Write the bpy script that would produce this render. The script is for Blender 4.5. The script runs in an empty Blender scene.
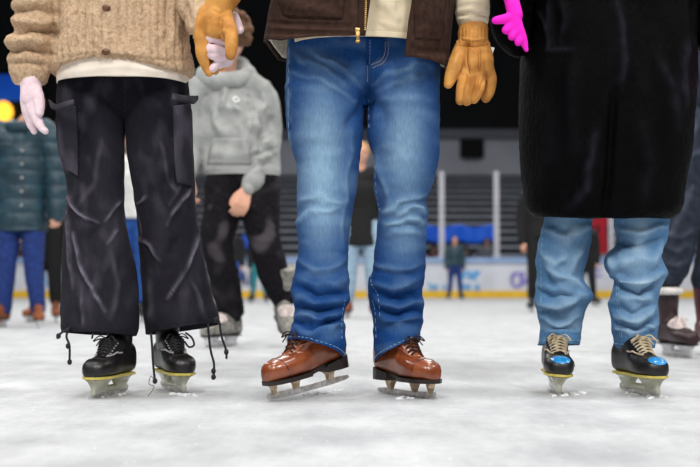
import bpy, bmesh, math, random
from mathutils import Vector, Matrix, noise
from mathutils.bvhtree import BVHTree
random.seed(7)
V = Vector
D = bpy.data
COL = bpy.context.scene.collection
sc = bpy.context.scene

# ------------------------------------------------------------------ camera
F = 1200.0; CX, CY = 350.0, 233.5; HC = 0.333
TH = math.atan(52.5 / F)
FWD = V((0, math.cos(TH), math.sin(TH))); UP = V((0, -math.sin(TH), math.cos(TH)))
CAM = V((0, 0, HC))
def P(px, py, Y):
    d = FWD + V(((px - CX) / F, 0, 0)) + UP * ((CY - py) / F)
    return CAM + d * (Y / d.y)
def PX(p):
    q = p - CAM; k = q.dot(FWD)
    return CX + F * q.x / k, CY - F * q.dot(UP) / k
def SCL(Y): return F / Y
def G(px, py):                       # point on the ice seen at a pixel
    d = FWD + V(((px - CX) / F, 0, 0)) + UP * ((CY - py) / F)
    return CAM + d * (-HC / d.z)
cam = D.cameras.new('camera'); co = D.objects.new('camera', cam); COL.objects.link(co)
cam.sensor_width = 36; cam.lens = 36 * F / 700
co.location = CAM; co.rotation_euler = (math.pi / 2 + TH, 0, 0)
cam.clip_end = 200; cam.dof.use_dof = True; cam.dof.focus_distance = 3.55; cam.dof.aperture_fstop = 3.0
sc.camera = co
sc.view_settings.view_transform = 'Standard'; sc.view_settings.look = 'None'
sc.view_settings.gamma = 1; sc.view_settings.exposure = 0.0; sc.view_settings.use_curve_mapping = False

# ------------------------------------------------------------------ materials
def lin(c):
    return tuple(((x / 255) / 12.92 if x / 255 <= .04045 else ((x / 255 + .055) / 1.055) ** 2.4) for x in c) + (1,)
def mat(name, c1, c2=None, rough=.8, nscale=40, bump=0, bscale=300, sheen=0, metal=0, fade_shine=None, stretch=(1, 1, 1),
        spec=.5, emit=0, trans=0, coat=0, wale=0, lo=.35, hi=.65, bdist=.002, scoat=None):
    m = D.materials.new(name); m.use_nodes = True; nt = m.node_tree; n = nt.nodes; l = nt.links
    b = n['Principled BSDF']; b.inputs['Roughness'].default_value = rough; b.inputs['Metallic'].default_value = metal
    b.inputs['Specular IOR Level'].default_value = spec
    b.inputs['Sheen Weight'].default_value = sheen; b.inputs['Sheen Roughness'].default_value = .4
    b.inputs['Coat Weight'].default_value = coat; b.inputs['Coat Roughness'].default_value = .15
    b.inputs['Transmission Weight'].default_value = trans
    tc = n.new('ShaderNodeTexCoord'); mp = n.new('ShaderNodeMapping'); l.new(tc.outputs['Object'], mp.inputs[0])
    mp.inputs['Scale'].default_value = stretch
    nz = n.new('ShaderNodeTexNoise'); nz.inputs['Scale'].default_value = nscale; nz.inputs['Detail'].default_value = 5
    l.new(mp.outputs[0], nz.inputs[0])
    r = n.new('ShaderNodeValToRGB'); r.color_ramp.elements[0].position = lo; r.color_ramp.elements[1].position = hi
    r.color_ramp.elements[0].color = lin(c1); r.color_ramp.elements[1].color = lin(c2 or c1)
    l.new(nz.outputs[0], r.inputs[0]); out = r.outputs[0]
    if fade_shine:
        at = n.new('ShaderNodeAttribute'); at.attribute_name = 'fade_shine'  # pales the cloth for wear and for highlights painted on fold crests
        mx = n.new('ShaderNodeMixRGB'); mx.inputs[2].default_value = lin(fade_shine); l.new(out, mx.inputs[1])
        ad = n.new('ShaderNodeMath'); ad.operation = 'MULTIPLY'; l.new(at.outputs['Fac'], ad.inputs[0])
        n2 = n.new('ShaderNodeTexNoise'); n2.inputs['Scale'].default_value = 60; n2.inputs['Detail'].default_value = 6
        m2 = n.new('ShaderNodeMapping'); m2.inputs['Scale'].default_value = (3, 3, .6)
        l.new(tc.outputs['Object'], m2.inputs[0]); l.new(m2.outputs[0], n2.inputs[0])
        mr = n.new('ShaderNodeMapRange'); mr.inputs[1].default_value = .3; mr.inputs[2].default_value = .7
        mr.inputs[3].default_value = .8; mr.inputs[4].default_value = 1.12
        l.new(n2.outputs[0], mr.inputs[0]); l.new(mr.outputs[0], ad.inputs[1]); ad.use_clamp = True
        l.new(ad.outputs[0], mx.inputs[0]); out = mx.outputs[0]
    l.new(out, b.inputs['Base Color'])
    if sheen: l.new(out, b.inputs['Sheen Tint'])
    if emit: l.new(out, b.inputs['Emission Color']); b.inputs['Emission Strength'].default_value = emit
    if bump:
        nb = n.new('ShaderNodeTexNoise'); nb.inputs['Scale'].default_value = bscale; nb.inputs['Detail'].default_value = 3
        l.new(tc.outputs['Object'], nb.inputs[0])
        bp = n.new('ShaderNodeBump'); bp.inputs['Strength'].default_value = bump; bp.inputs['Distance'].default_value = bdist
        l.new(nb.outputs[0], bp.inputs['Height']); l.new(bp.outputs[0], b.inputs['Normal'])
    return m
M = {}
M['denim'] = mat('denim_blue', (6, 46, 100), (18, 74, 138), .9, 240, .6, 600, fade_shine=(142, 176, 200), stretch=(1, 1, .45), spec=.2, lo=.2, hi=.8)
M['denim_light'] = mat('denim_light', (62, 104, 146), (92, 134, 172), .9, 220, .6, 600, fade_shine=(172, 198, 216), stretch=(1, 1, .5), spec=.2, lo=.2, hi=.8)
M['stitch'] = mat('stitch_thread', (190, 180, 170), (150, 150, 160), .8)
M['stitch_blue'] = mat('stitch_pale', (150, 180, 205), (110, 150, 190), .8)
M['cord'] = mat('washed_black_twill', (10, 10, 17), (22, 21, 31), .9, 200, .5, 600, fade_shine=(128, 122, 138), stretch=(1, 1, .4), spec=.2, lo=.25, hi=.8)
M['sherpa'] = mat('tan_sherpa', (174, 142, 112), (212, 182, 150), .95, 120, 1, 260, .2, fade_shine=(228, 200, 168), bdist=.006, spec=.1)
M['sherpa_cream'] = mat('cream_sherpa', (214, 200, 176), (240, 230, 212), .95, 90, 1, 220, .4, bdist=.006)
M['tee'] = mat('cream_tee', (228, 214, 198), (238, 226, 212), .9, 20, .3, 500)
M['cream_knit'] = mat('cream_cotton', (206, 190, 160), (226, 212, 184), .9, 14, .3, 400)
M['pink'] = mat('pale_pink_knit', (226, 200, 208), (240, 218, 224), .9, 60, .5, 500, .3)
M['tan'] = mat('tan_suede', (166, 104, 34), (214, 150, 70), .75, 22, .5, 250, .15, fade_shine=(226, 172, 96))
M['tan_dark'] = mat('tan_suede_seam', (120, 72, 22), (150, 92, 30), .8)
M['brown_canvas'] = mat('brown_canvas', (42, 26, 20), (60, 40, 32), .9, 60, .4, 500, spec=.2, fade_shine=(104, 78, 66))
M['brass'] = mat('brass', (180, 140, 80), (210, 175, 110), .35, metal=.9)
M['fur'] = mat('black_plush', (.3, .3, .6), (1.5, 1.5, 3), .55, 120, 1, 330, spec=.06, stretch=(1, 1, .3), fade_shine=(40, 41, 52), bdist=.004)  # paler tint stands for gloss along the plush folds
M['magenta'] = mat('magenta_knit', (236, 6, 190), (250, 20, 206), .8, 40, .2, 400)
M['skin'] = mat('skin', (206, 150, 124), (222, 170, 144), .55, 12)
M['hair_brown'] = mat('brown_hair', (50, 30, 18), (132, 86, 48), .6, 90, .8, 120, stretch=(1, 1, .5), bdist=.01)
M['hair_dark'] = mat('dark_hair', (30, 20, 15), (60, 40, 28), .6, 90, .8, 120, bdist=.01)
M['hair_blond'] = mat('blond_hair', (170, 120, 70), (220, 170, 110), .6, 90)
M['brown_leather'] = mat('brown_leather', (118, 54, 22), (156, 82, 42), .3, 18, .12, 200, coat=.5, spec=.6)
M['dark_leather'] = mat('dark_brown_leather', (24, 16, 14), (40, 28, 24), .4, 30)
M['lace_brown'] = mat('dark_lace', (36, 16, 12), (60, 28, 20), .8)
M['lace_black'] = mat('black_lace', (10, 10, 14), (22, 22, 30), .7)
M['lace_tan'] = mat('beige_lace', (168, 150, 122), (206, 190, 160), .9)
M['lace_white'] = mat('white_lace', (205, 190, 186), (232, 220, 216), .9)
M['black_boot'] = mat('black_boot', (9, 8, 8), (24, 20, 20), .42, 30, .3, 300, coat=.15)
M['silver'] = mat('grey_trim', (140, 138, 136), (180, 178, 176), .5)
M['steel'] = mat('steel', (170, 165, 162), (215, 210, 206), .32, 60, .15, 200, metal=.85)
M['gilt'] = mat('gilt_steel', (176, 150, 120), (214, 190, 160), .35, 60, metal=.7)
M['holder'] = mat('clear_yellow_plastic', (226, 227, 204), (238, 238, 220), .2, 20, trans=.6, coat=.3)
M['holder_white'] = mat('white_plastic', (205, 205, 208), (228, 228, 230), .35)
M['yellow_sole'] = mat('yellow_sole', (196, 180, 84), (214, 198, 110), .5)
M['blue_badge'] = mat('blue_badge', (20, 120, 190), (50, 160, 220), .3, coat=.5)
M['dark_maroon'] = mat('dark_maroon_leather', (30, 12, 16), (52, 26, 30), .45, 30)
M['maroon'] = mat('maroon_leather', (74, 22, 32), (104, 36, 46), .5, 30)
M['white_leather'] = mat('white_leather', (196, 190, 186), (224, 218, 214), .5, 30)
M['grey_boot'] = mat('grey_boot', (88, 88, 84), (150, 148, 140), .6, 40, .3, 200)
M['hoodie'] = mat('grey_fleece', (150, 152, 150), (168, 170, 168), .95, 16, .3, 350, spec=.2)
M['white'] = mat('white_thread', (236, 236, 236), (244, 244, 244), .8)
M['black_denim'] = mat('black_denim', (8, 7, 11), (24, 21, 27), .9, 60, .4, 500, fade_shine=(74, 69, 74), spec=.2)
M['char'] = mat('charcoal_twill', (32, 37, 48), (46, 53, 66), .9, 30, .4, 500, fade_shine=(88, 96, 112), spec=.2)
M['puffer'] = mat('teal_nylon', (16, 44, 56), (34, 66, 80), .5, 10, .2, 100)
M['navy'] = mat('navy_denim', (10, 34, 92), (26, 58, 128), .85, 40)
M['black_cloth'] = mat('black_cloth', (5, 5, 8), (13, 13, 17), .85, 30)
M['pale_denim'] = mat('pale_denim', (130, 158, 182), (164, 190, 208), .85, 40)
M['brown_suede'] = mat('brown_suede', (112, 58, 28), (150, 84, 44), .7, 30)
M['red'] = mat('red_cloth', (200, 16, 40), (226, 34, 58), .8, 20)
M['blue_cloth'] = mat('blue_cloth', (16, 60, 130), (26, 84, 160), .8, 20)
M['teal_cloth'] = mat('teal_cloth', (20, 110, 120), (40, 140, 150), .8, 20)
M['white_cloth'] = mat('white_cloth', (205, 205, 203), (226, 226, 224), .9, 20)
M['grey_cloth'] = mat('grey_cloth', (110, 112, 118), (140, 142, 148), .9, 20)
M['eye'] = mat('eye', (30, 22, 18), (40, 30, 24), .2)

# ------------------------------------------------------------------ objects
def tag(o, label=None, cat=None, group=None, kind=None):
    for k, v in (('label', label), ('category', cat), ('group', group), ('kind', kind)):
        if v: o[k] = v
    return o
def empty(name, loc, label=None, cat=None, group=None):
    o = D.objects.new(name, None); COL.objects.link(o); o.location = loc; o.empty_display_size = .1
    bpy.context.view_layer.update()
    return tag(o, label, cat, group)
def link(name, me, m=None, parent=None, world=True, smooth=True):
    o = D.objects.new(name, me); COL.objects.link(o)
    if m and not me.materials: me.materials.append(m)
    if smooth:
        for p in me.polygons: p.use_smooth = True
    if parent:
        o.parent = parent
        if world: me.transform(Matrix.Translation(-V(parent.location)))
    return o
def bm_mesh(bm, name='m'):
    me = D.meshes.new(name); bmesh.ops.recalc_face_normals(bm, faces=bm.faces[:]); bm.to_mesh(me); bm.free(); return me
def add_rings(bm, rings, closed=True, cap=True):
    rows = [[bm.verts.new(p) for p in r] for r in rings]; n = len(rows[0])
    for a, b in zip(rows, rows[1:]):
        for i in range(n if closed else n - 1):
            j = (i + 1) % n
            bm.faces.new((a[i], a[j], b[j], b[i]))
    if cap and closed:
        bm.faces.new(rows[0][::-1]); bm.faces.new(rows[-1])
    return rows
def add_box(bm, c, s, R=None):
    vs = []
    for k in range(8):
        p = V(((k & 1) - .5, ((k >> 1) & 1) - .5, ((k >> 2) & 1) - .5)); p = V((p.x * s[0], p.y * s[1], p.z * s[2]))
        vs.append(bm.verts.new(V(c) + (R @ p if R else p)))
    for f in ((0, 2, 3, 1), (4, 5, 7, 6), (0, 1, 5, 4), (2, 6, 7, 3), (0, 4, 6, 2), (1, 3, 7, 5)):
        bm.faces.new([vs[i] for i in f])
def cat(ps, k, t):                 # Catmull-Rom on tuples
    n = len(ps) - 1
    a, b, c, d = ps[max(k - 1, 0)], ps[k], ps[min(k + 1, n)], ps[min(k + 2, n)]
    return [.5 * (2 * q + (r - p) * t + (2 * p - 5 * q + 4 * r - s) * t * t + (3 * q - p - 3 * r + s) * t ** 3) for p, q, r, s in zip(a, b, c, d)]
def smooth_path(pts, sub=6):
    out = []
    for k in range(len(pts) - 1):
        for i in range(sub): out.append(cat(pts, k, i / sub))
    out.append(list(pts[-1])); return out
def sweep(bm, pts, rad, n=14, sub=5, flat=None, ends=True):
    """tube through world points; rad per point; rounded closed ends"""
    q = smooth_path([tuple(p) + (r,) for p, r in zip(pts, rad)], sub) if len(pts) > 2 else smooth_path([tuple(p) + (r,) for p, r in zip(pts, rad)], 3)
    ps = [V(a[:3]) for a in q]; rs = [max(a[3], 1e-4) for a in q]
    T = [(ps[min(i + 1, len(ps) - 1)] - ps[max(i - 1, 0)]).normalized() for i in range(len(ps))]
    if ends:
        for e in (0, -1):
            sgn = -1 if e == 0 else 1; c, r, t = ps[e], rs[e], T[e]
            ex = [(c + t * sgn * r * math.sin(a), r * math.cos(a)) for a in (math.radians(x) for x in (25, 50, 70, 85))]
            if e == 0:
                ex = ex[::-1]; ps = [x[0] for x in ex] + ps; rs = [x[1] for x in ex] + rs; T = [t] * 4 + T
            else: ps = ps + [x[0] for x in ex]; rs = rs + [x[1] for x in ex]; T = T + [t] * 4
    ref = V((0, 1, 0)) if abs(T[0].y) < .9 else V((1, 0, 0))
    u = T[0].cross(ref).normalized(); rings = []
    for c, r, t in zip(ps, rs, T):
        u = (u - t * u.dot(t)).normalized(); w = t.cross(u)
        ring = []
        for i in range(n):
            a = 2 * math.pi * i / n; o = (u * math.cos(a) + w * math.sin(a)) * r
            if flat: o = o - flat[0] * (o.dot(flat[0]) * (1 - flat[1]))
            ring.append(c + o)
        rings.append(ring)
    add_rings(bm, rings)
def ell(bm, c, r, R=None, n=16):
    rings = []
    for i in range(1, n):
        a = math.pi * i / n
        rings.append([V(c) + ((R or Matrix.Identity(3)) @ V((r[0] * math.sin(a) * math.cos(b), r[1] * math.sin(a) * math.sin(b), r[2] * math.cos(a))))
                      for b in (2 * math.pi * j / (n * 2) for j in range(n * 2))])
    add_rings(bm, rings)
def remesh(bm, voxel, smooth=4):
    me = bm_mesh(bm); o = D.objects.new('tmp', me); COL.objects.link(o)
    r = o.modifiers.new('r', 'REMESH'); r.mode = 'VOXEL'; r.voxel_size = voxel
    if smooth:
        s = o.modifiers.new('s', 'SMOOTH'); s.factor = .5; s.iterations = smooth
    dg = bpy.context.evaluated_depsgraph_get()
    out = D.meshes.new_from_object(o.evaluated_get(dg)); D.objects.remove(o); D.meshes.remove(me)
    return out
def apply_mod(me, fn):
    o = D.objects.new('tmp', me); COL.objects.link(o); fn(o)
    out = D.meshes.new_from_object(o.evaluated_get(bpy.context.evaluated_depsgraph_get())); D.objects.remove(o); return out
def solidify(me, t, off=-1):
    def f(o):
        s = o.modifiers.new('s', 'SOLIDIFY'); s.thickness = t; s.offset = off
    return apply_mod(me, f)
def BV(me):
    return BVHTree.FromPolygons([v.co.copy() for v in me.vertices], [tuple(p.vertices) for p in me.polygons])

# folds are given as strokes on the garment's front: (points, width px, height mm, wear plus painted highlight as fade)
def seg_d(x, y, a, b):
    dx, dy = b[0] - a[0], b[1] - a[1]; L = dx * dx + dy * dy
    t = max(0, min(1, ((x - a[0]) * dx + (y - a[1]) * dy) / L)) if L else 0
    return math.hypot(x - a[0] - dx * t, y - a[1] - dy * t), t
def displace(me, folds=(), wr=None, fade_shine_f=None, seed=0, gain=1.5, warp=0):
    n = len(me.vertices); at = me.attributes.get('fade_shine') or me.attributes.new('fade_shine', 'FLOAT', 'POINT')
    N = [v.normal.copy() for v in me.vertices]
    for i, v in enumerate(me.vertices):
        p = v.co; x, y = PX(p); d = 0; f = 0; nn = N[i]; x0_, y0_ = x, y
        if warp: q_ = p * 11; x += warp * noise.noise(q_); y += warp * noise.noise(q_ + V((7, 3, 1))) + warp * .5 * noise.noise(q_ * 2.7)
        fr = max(0, min(1, .35 - nn.y * 1.2))
        if fr > 0:
            for pts, w, h, fd in folds:
                best = 1e9; tt = 0
                for k in range(len(pts) - 1):
                    if min(pts[k][1], pts[k + 1][1]) - 3 * w > y or max(pts[k][1], pts[k + 1][1]) + 3 * w < y: continue
                    q, t = seg_d(x, y, pts[k], pts[k + 1])
                    if q < best: best = q; tt = (k + t) / (len(pts) - 1)
                if best < 3 * w:
                    taper = min(1, 4 * tt * (1 - tt) + .35)
                    g = math.exp(-(best / w) ** 2) * fr * taper
                    d += g * h / 1000 * gain; f += math.exp(-(best / w * 1.45) ** 2) * (.75 + .8 * noise.noise(p * 30)) * fr * taper * fd  # also puts a bright line along the crest into the colour
        if wr: d += wr(p, x0_, y0_, seed)
        if fade_shine_f: f += fade_shine_f(x0_, y0_, p, nn)
        v.co = p + nn * d; at.data[i].value = max(0, min(1, f))
    me.update()
def wrinkle(amp, sx=7, sz=18, low=.0):
    def w(p, x, y, s):
        q = V((p.x * sx + s * 3.1, p.y * sx, p.z * sz + p.x * 5))
        a = noise.noise(q) ; b = noise.noise(q * 2.3 + V((5, 2, 9)))
        r = (1 - abs(a) * 2.2) * .5 + b * .35
        return amp * r / 1000 + low / 1000 * noise.noise(p * 6 + V((s, s, s)))
    return w

def tube(rows, Y, k=.9, n=96, step=1.6, box=1.0, cap=False, ycur=None, tilt=None):
    """rows: (py, xl, xr [, kdepth]) -> rings round a limb whose outline is given row by row"""
    rr = [tuple(r) + ((k,) if len(r) == 3 else ()) for r in rows]
    q = []
    for i in range(len(rr) - 1):
        m = max(2, int(abs(rr[i + 1][0] - rr[i][0]) / step))
        for j in range(m): q.append(cat(rr, i, j / m))
    q.append(list(rr[-1])); rings = []
    y0, y1 = rr[0][0], rr[-1][0]
    for py, xl, xr, kk in q:
        Yc = ycur(py) if ycur else Y
        c = P((xl + xr) / 2, py, Yc); rx = (xr - xl) / 2 / SCL(Yc); ry = rx * kk
        ring = []
        tl, tf = tilt(py) if tilt else (0, 0)
        for i in range(n):
            a = 2 * math.pi * i / n; ca, sa = math.cos(a), math.sin(a)
            xx = math.copysign(abs(ca) ** box, ca); yy = math.copysign(abs(sa) ** box, sa)
            ring.append(V((c.x + rx * xx, c.y + ry * yy, c.z - (tl * xx - tf * yy) / SCL(Yc))))
        rings.append(ring)
    return rings
def rings_mesh(list_of_rings, cap=False):
    bm = bmesh.new()
    for r in list_of_rings: add_rings(bm, r, cap=cap)
    return bm_mesh(bm)
def patch(bv, left, right, nu=14, nv=30, off=.003, thick=.004, wave=0):
    """cloth patch laid on a surface between two edge lines given in the photo's frame"""
    bm = bmesh.new(); rows = []
    L = smooth_path(left, max(1, nv // max(1, len(left) - 1))) if len(left) > 2 else [[left[0][i] + (left[1][i] - left[0][i]) * t / nv for i in (0, 1)] for t in range(nv + 1)]
    R = smooth_path(right, max(1, nv // max(1, len(right) - 1))) if len(right) > 2 else [[right[0][i] + (right[1][i] - right[0][i]) * t / nv for i in (0, 1)] for t in range(nv + 1)]
    m = min(len(L), len(R)); prev = None; grid = []
    for j in range(m):
        a = L[round(j * (len(L) - 1) / (m - 1))]; b = R[round(j * (len(R) - 1) / (m - 1))]; row = []
        for i in range(nu + 1):
            t = i / nu; x = a[0] + (b[0] - a[0]) * t; y = a[1] + (b[1] - a[1]) * t
            d = (P(x, y, 3) - CAM).normalized(); h = bv.ray_cast(CAM, d)
            if h[0] is not None and h[0].y < 8: prev = h[0] - CAM; q = h[0] - d * off
            else:
                dist = prev.length if prev else 3.6
                q = CAM + d * (dist - off)
            row.append(q)
        grid.append(row)
    vs = [[bm.verts.new(q) for q in r] for r in grid]
    for a, b in zip(vs, vs[1:]):
        for i in range(nu): bm.faces.new((a[i], a[i + 1], b[i + 1], b[i]))
    me = D.meshes.new('patch'); bm.to_mesh(me); bm.free()
    # thicken away from the camera
    if me.polygons[0].normal.y > 0: me.flip_normals()
    return solidify(me, thick, 0)
def line_on(bv, pts, r=.0012, off=.001, sub=10, dash=None, wr=None):
    """a thin thread lying on a surface"""
    bm = bmesh.new(); q = smooth_path(pts, sub); run = []
    out = []
    for x, y in q:
        d = (P(x, y, 3) - CAM).normalized(); h = bv.ray_cast(CAM, d)
        if h[0] is not None: out.append(h[0] - d * off)
    i = 0
    if len(out) < 2: return None
    if dash:
        while i < len(out) - dash: sweep(bm, out[i:i + dash], [r] * dash, 5, 1); i += dash + 1
    else: sweep(bm, out, [r] * len(out), 6, 1)
    return bm_mesh(bm)
def join_me(ms):
    bm = bmesh.new()
    for m in ms:
        if m: bm.from_mesh(m)
    me = D.meshes.new('j'); bm.to_mesh(me); bm.free(); return me

# ------------------------------------------------------------------ skates (local: x forward, z up, blade on z=0)
def plate(bm, prof, w):
    """prof: closed outline (x,z); w: half width or function of z"""
    a = [bm.verts.new((x, -(w(z) if callable(w) else w), z)) for x, z in prof]
    b = [bm.verts.new((x, (w(z) if callable(w) else w), z)) for x, z in prof]
    n = len(prof); bm.faces.new(a); bm.faces.new(b[::-1])
    for i in range(n):
        j = (i + 1) % n; bm.faces.new((a[j], a[i], b[i], b[j]))
def make_boot(L, W, zs, shaft, toe, heel=0, lean=0.02):
    """zs sole height at toe, heel extra; toe = toe height"""
    S = [(0, .55, .80), (.03, .72, .95), (.10, .80, 1.0), (.25, .78, 1.0), (.4, .80, .98), (.52, .88, .9), (.64, .98, .8), (.76, 1.0, .72), (.86, .92, .68), (.94, .74, .6), (.985, .48, .45), (1.0, .2, .25)]
    q = smooth_path(S, 4); rings = []
    for s, w, t in q:
        x = (s - .5) * L; zb = zs + heel * max(0, 1 - s / .5) ** 1.0 * .9; hw = W / 2 * w
        ht = toe / .7 * t + (0.015 if s < .5 else 0)
        ring = []
        for i in range(28):
            a = 2 * math.pi * i / 28; ca, sa = math.cos(a), math.sin(a)
            e = .55 if sa < 0 else .85
            y = math.copysign(abs(ca) ** .8, ca) * hw; z = zb + ht / 2 + math.copysign(abs(sa) ** e, sa) * ht / 2
            ring.append(V((x, y, z)))
        rings.append(ring)
    bm = bmesh.new(); add_rings(bm, rings)
    hx = -.5 * L; zz = zs + heel
    rings = []
    for z, cx, rx, ry in ((.02, .055, .048, .034), (.05, .062, .055, .036), (.085, .070, .062, .036), (.12, .064, .054, .038), (.16, .062, .052, .042), (.2, .062, .055, .046), (.25, .062, .058, .049), (.30, .062, .062, .053)):
        if z > shaft + .02: break
        ring = [V((hx + cx * L / .29 + rx * L / .29 * math.cos(a), ry * W / .095 * math.sin(a), zz + z)) for a in (2 * math.pi * i / 28 for i in range(28))]
        rings.append(ring)
    add_rings(bm, rings)
    # instep bridge between toes and shaft
    sweep(bm, [V((hx + .085 * L / .29, 0, zz + .075)), V((hx + .13 * L / .29, 0, zs + .085 + heel * .6)), V((hx + .19 * L / .29, 0, zs + toe * .62))], [.038 * W / .095, .037 * W / .095, .028 * W / .095], 18)
    return remesh(bm, .0035, 5)
def skate_pose(kind, L, front, dirv, pitch=0, roll=0, lift=0, **kw):
    zs = .062 if kind != 'figure' else .055; heel = .022 if kind == 'figure' else .004
    R = Matrix.Rotation(math.atan2(dirv[1], dirv[0]), 3, 'Z') @ Matrix.Rotation(pitch, 3, 'Y') @ Matrix.Rotation(roll, 3, 'X')
    loc = V(front) - R @ V(((.50 if kind == 'figure' else .42) * L, 0, 0)) + V((0, 0, lift))
    return R, loc, loc + R @ V((-.5 * L + .064 * L / .29, 0, zs + heel + .085)), loc + R @ V((.12 * L, 0, zs + .036))
def skate(parent, kind, L, front, dirv, pitch=0, roll=0, shaft=.15, detail=True, lace='lace_black', bootm='black_boot', badge=False, lift=0):
    W = {'figure': .092}.get(kind, .098) * L / .285
    zs = .062 if kind != 'figure' else .055; heel = .022 if kind == 'figure' else .004
    me = make_boot(L, W, zs, shaft, .062 * L / .285, heel)
    R, loc, _, _ = skate_pose(kind, L, front, dirv, pitch, roll, lift)
    mb = link('ice_skate', me, M[bootm], parent, world=False)
    mb.location = loc - V(parent.location); mb.rotation_euler = R.to_euler()
    bv = BV(me)
    def sub(name, m_, mt, sm=True):
        return link(name, m_, M[mt], mb, world=False, smooth=sm)
    # outline of the sole
    def outline(x0, x1, g, wf=1):
        pts = []
        def hw(s): 
            tab = [(0, .5), (.04, .74), (.12, .84), (.3, .80), (.45, .82), (.6, .97), (.76, 1.03), (.88, .92), (.95, .72), (1, .3)]
            for (a, b), (c, d) in zip(tab, tab[1:]):
                if s <= c: return b + (d - b) * (s - a) / (c - a)
            return .3
        N = 16
        for i in range(N + 1):
            s = x0 + (x1 - x0) * i / N; pts.append(((s - .5) * L * g, hw(s) * W / 2 * wf))
        return pts
    bm = bmesh.new()
    def slab(x0, x1, z0, z1, z0b=None, z1b=None, wf=1.02):
        o = outline(x0, x1, 1.01, wf); top = []; bot = []
        ring = o + [(x, -y) for x, y in o[::-1]]
        xa = ring[0][0]; xb = o[-1][0]
        def zz(x, a, b): t = (x - xa) / (xb - xa); return a + ((b if b is not None else a) - a) * t
        t_ = [bm.verts.new((x, y, zz(x, z1, z1b))) for x, y in ring]; b_ = [bm.verts.new((x, y, zz(x, z0, z0b))) for x, y in ring]
        bm.faces.new(t_); bm.faces.new(b_[::-1])
        for i in range(len(ring)):
            j = (i + 1) % len(ring); bm.faces.new((t_[j], t_[i], b_[i], b_[j]))
    if kind == 'figure':
        slab(.5, 1.0, zs - .008, zs + .004); slab(0, .30, zs - .010, zs + heel + .006, zs - .010, zs + heel * .6); slab(.28, .52, zs + heel * .35, zs + heel * .6 + .006, zs - .008, zs + .003, wf=.8)
        sub('sole', bm_mesh(bm), 'dark_leather', False)
        # blade with toe pick and two plates
        bm = bmesh.new(); N = 24
        bot = [(-.52 * L + 1.0 * L * i / N, .0016 * ((i / N - .5) * 2) ** 4 * 3) for i in range(N + 1)]
        pr = bot + [(.50 * L, .010), (.485 * L, .022), (.40 * L, .021), (0, .017), (-.40 * L, .019), (-.53 * L, .016), (-.545 * L, .009)]
        plate(bm, pr, .0021)
        sub('blade', bm_mesh(bm), 'steel', False)
        for x0, x1, s0, s1, zt in ((-.34, -.26, -.36, -.22, zs - .009), (.10, .17, .08, .20, zs - .007), (.385, .43, .37, .45, zs - .007)):
            bm = bmesh.new(); plate(bm, [(x0 * L, .015), (x1 * L, .015), ((x1 - .008) * L, .032), (s1 * L, zt), (s0 * L, zt), ((x0 + .008) * L, .032)], lambda z: .003 if z < .03 else .011); sub('stanchion', bm_mesh(bm), 'gilt', False)
    else:
        slab(0, 1.0, zs - .003, zs + .004, wf=.93); sub('sole', bm_mesh(bm), {'rental': 'yellow_sole', 'hockey': 'dark_leather', 'brown': 'dark_leather'}[kind], False)
        bm = bmesh.new()
        def tower(xa, xb, xc, xd, y0, y1):
            rings = []
            for t in range(7):
                u = t / 6; x0 = xa + (xc - xa) * u; x1 = xb + (xd - xb) * u; h = (y0 + (y1 - y0) * min(1, u * 1.15) ** .55); z = zs - .004 + (.020 - zs + .004) * u
                rings.append([V((((x0 + x1) / 2 + (x1 - x0) / 2 * math.copysign(abs(math.cos(a)) ** .6, math.cos(a))) * L, h * math.copysign(abs(math.sin(a)) ** .7, math.sin(a)), z)) for a in (2 * math.pi * i / 24 for i in range(24))])
            add_rings(bm, rings)
        tower(.06, .47, .14, .42, .036, .0085); tower(-.47, -.10, -.42, -.16, .032, .0085)
        rings = []
        for i in range(13):
            s = -.46 + .90 * i / 12; zc = .022 - .003 * math.cos(i / 12 * 6.28)
            rings.append([V((s * L, .0085 * math.cos(a), zc + .011 * math.sin(a))) for a in (2 * math.pi * j / 16 for j in range(16))])
        add_rings(bm, rings)
        hm = remesh(bm, .003, 4); sub('blade_holder', hm, 'holder' if kind == 'rental' else 'holder_white')
        bm = bmesh.new(); N = 20
        bot = [(-.45 * L + .88 * L * i / N, .006 * abs(i / N - .5) ** 4 * 16) for i in range(N + 1)]
        plate(bm, bot + [(.45 * L, .018), (-.47 * L, .018)], .0018)
        sub('blade', bm_mesh(bm), 'steel', False)
    if not detail: return mb
    # laces criss-crossing over the tongue, laid on the leather
    def drop(x, y):
        h = bv.ray_cast(V((x, y, .5)), V((0, 0, -1)))
        return h[0]
    hx = -.5 * L; bm = bmesh.new(); be = bmesh.new()
    rowsx = [hx + L * t for t in ((.66, .61, .56, .51, .47) if kind == 'figure' else (.70, .655, .61, .565, .52, .475))]
    big = lace == 'lace_white'; hw = [W * (.27 if big else .20) + W * .02 * i for i in range(len(rowsx))]
    def top(x, y):
        # cast from a point above and ahead so the steep instep is met squarely
        d = V((-.55, 0, -1)).normalized(); h = bv.ray_cast(V((x, y, zs + .07)) - d * .3, d)
        return (h[0] + h[1] * .0022) if h[0] is not None else None
    for i, (x, w) in enumerate(zip(rowsx, hw)):
        for s in (-1, 1):
            t = top(x, s * w)
            if t: ell(be, t, (.0032, .0032, .0028), n=6)
        x2, w2 = (rowsx[i + 1], hw[i + 1]) if i < len(rowsx) - 1 else (x - .006, w)
        for s in (-1, 1):
            pts = [top(x + (x2 - x) * t, s * (w + (-w2 - w) * t)) for t in (0, .15, .3, .45, .6, .75, .9, 1)]
            pts = [p + V((0, 0, .0012 * (s + 1))) for p in pts if p]
            if len(pts) > 2: sweep(bm, pts, [.0042 if big else .0023 if kind != 'rental' else .0026] * len(pts), 6, 2)
    # bow
    t = top(rowsx[-1], 0)
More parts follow.
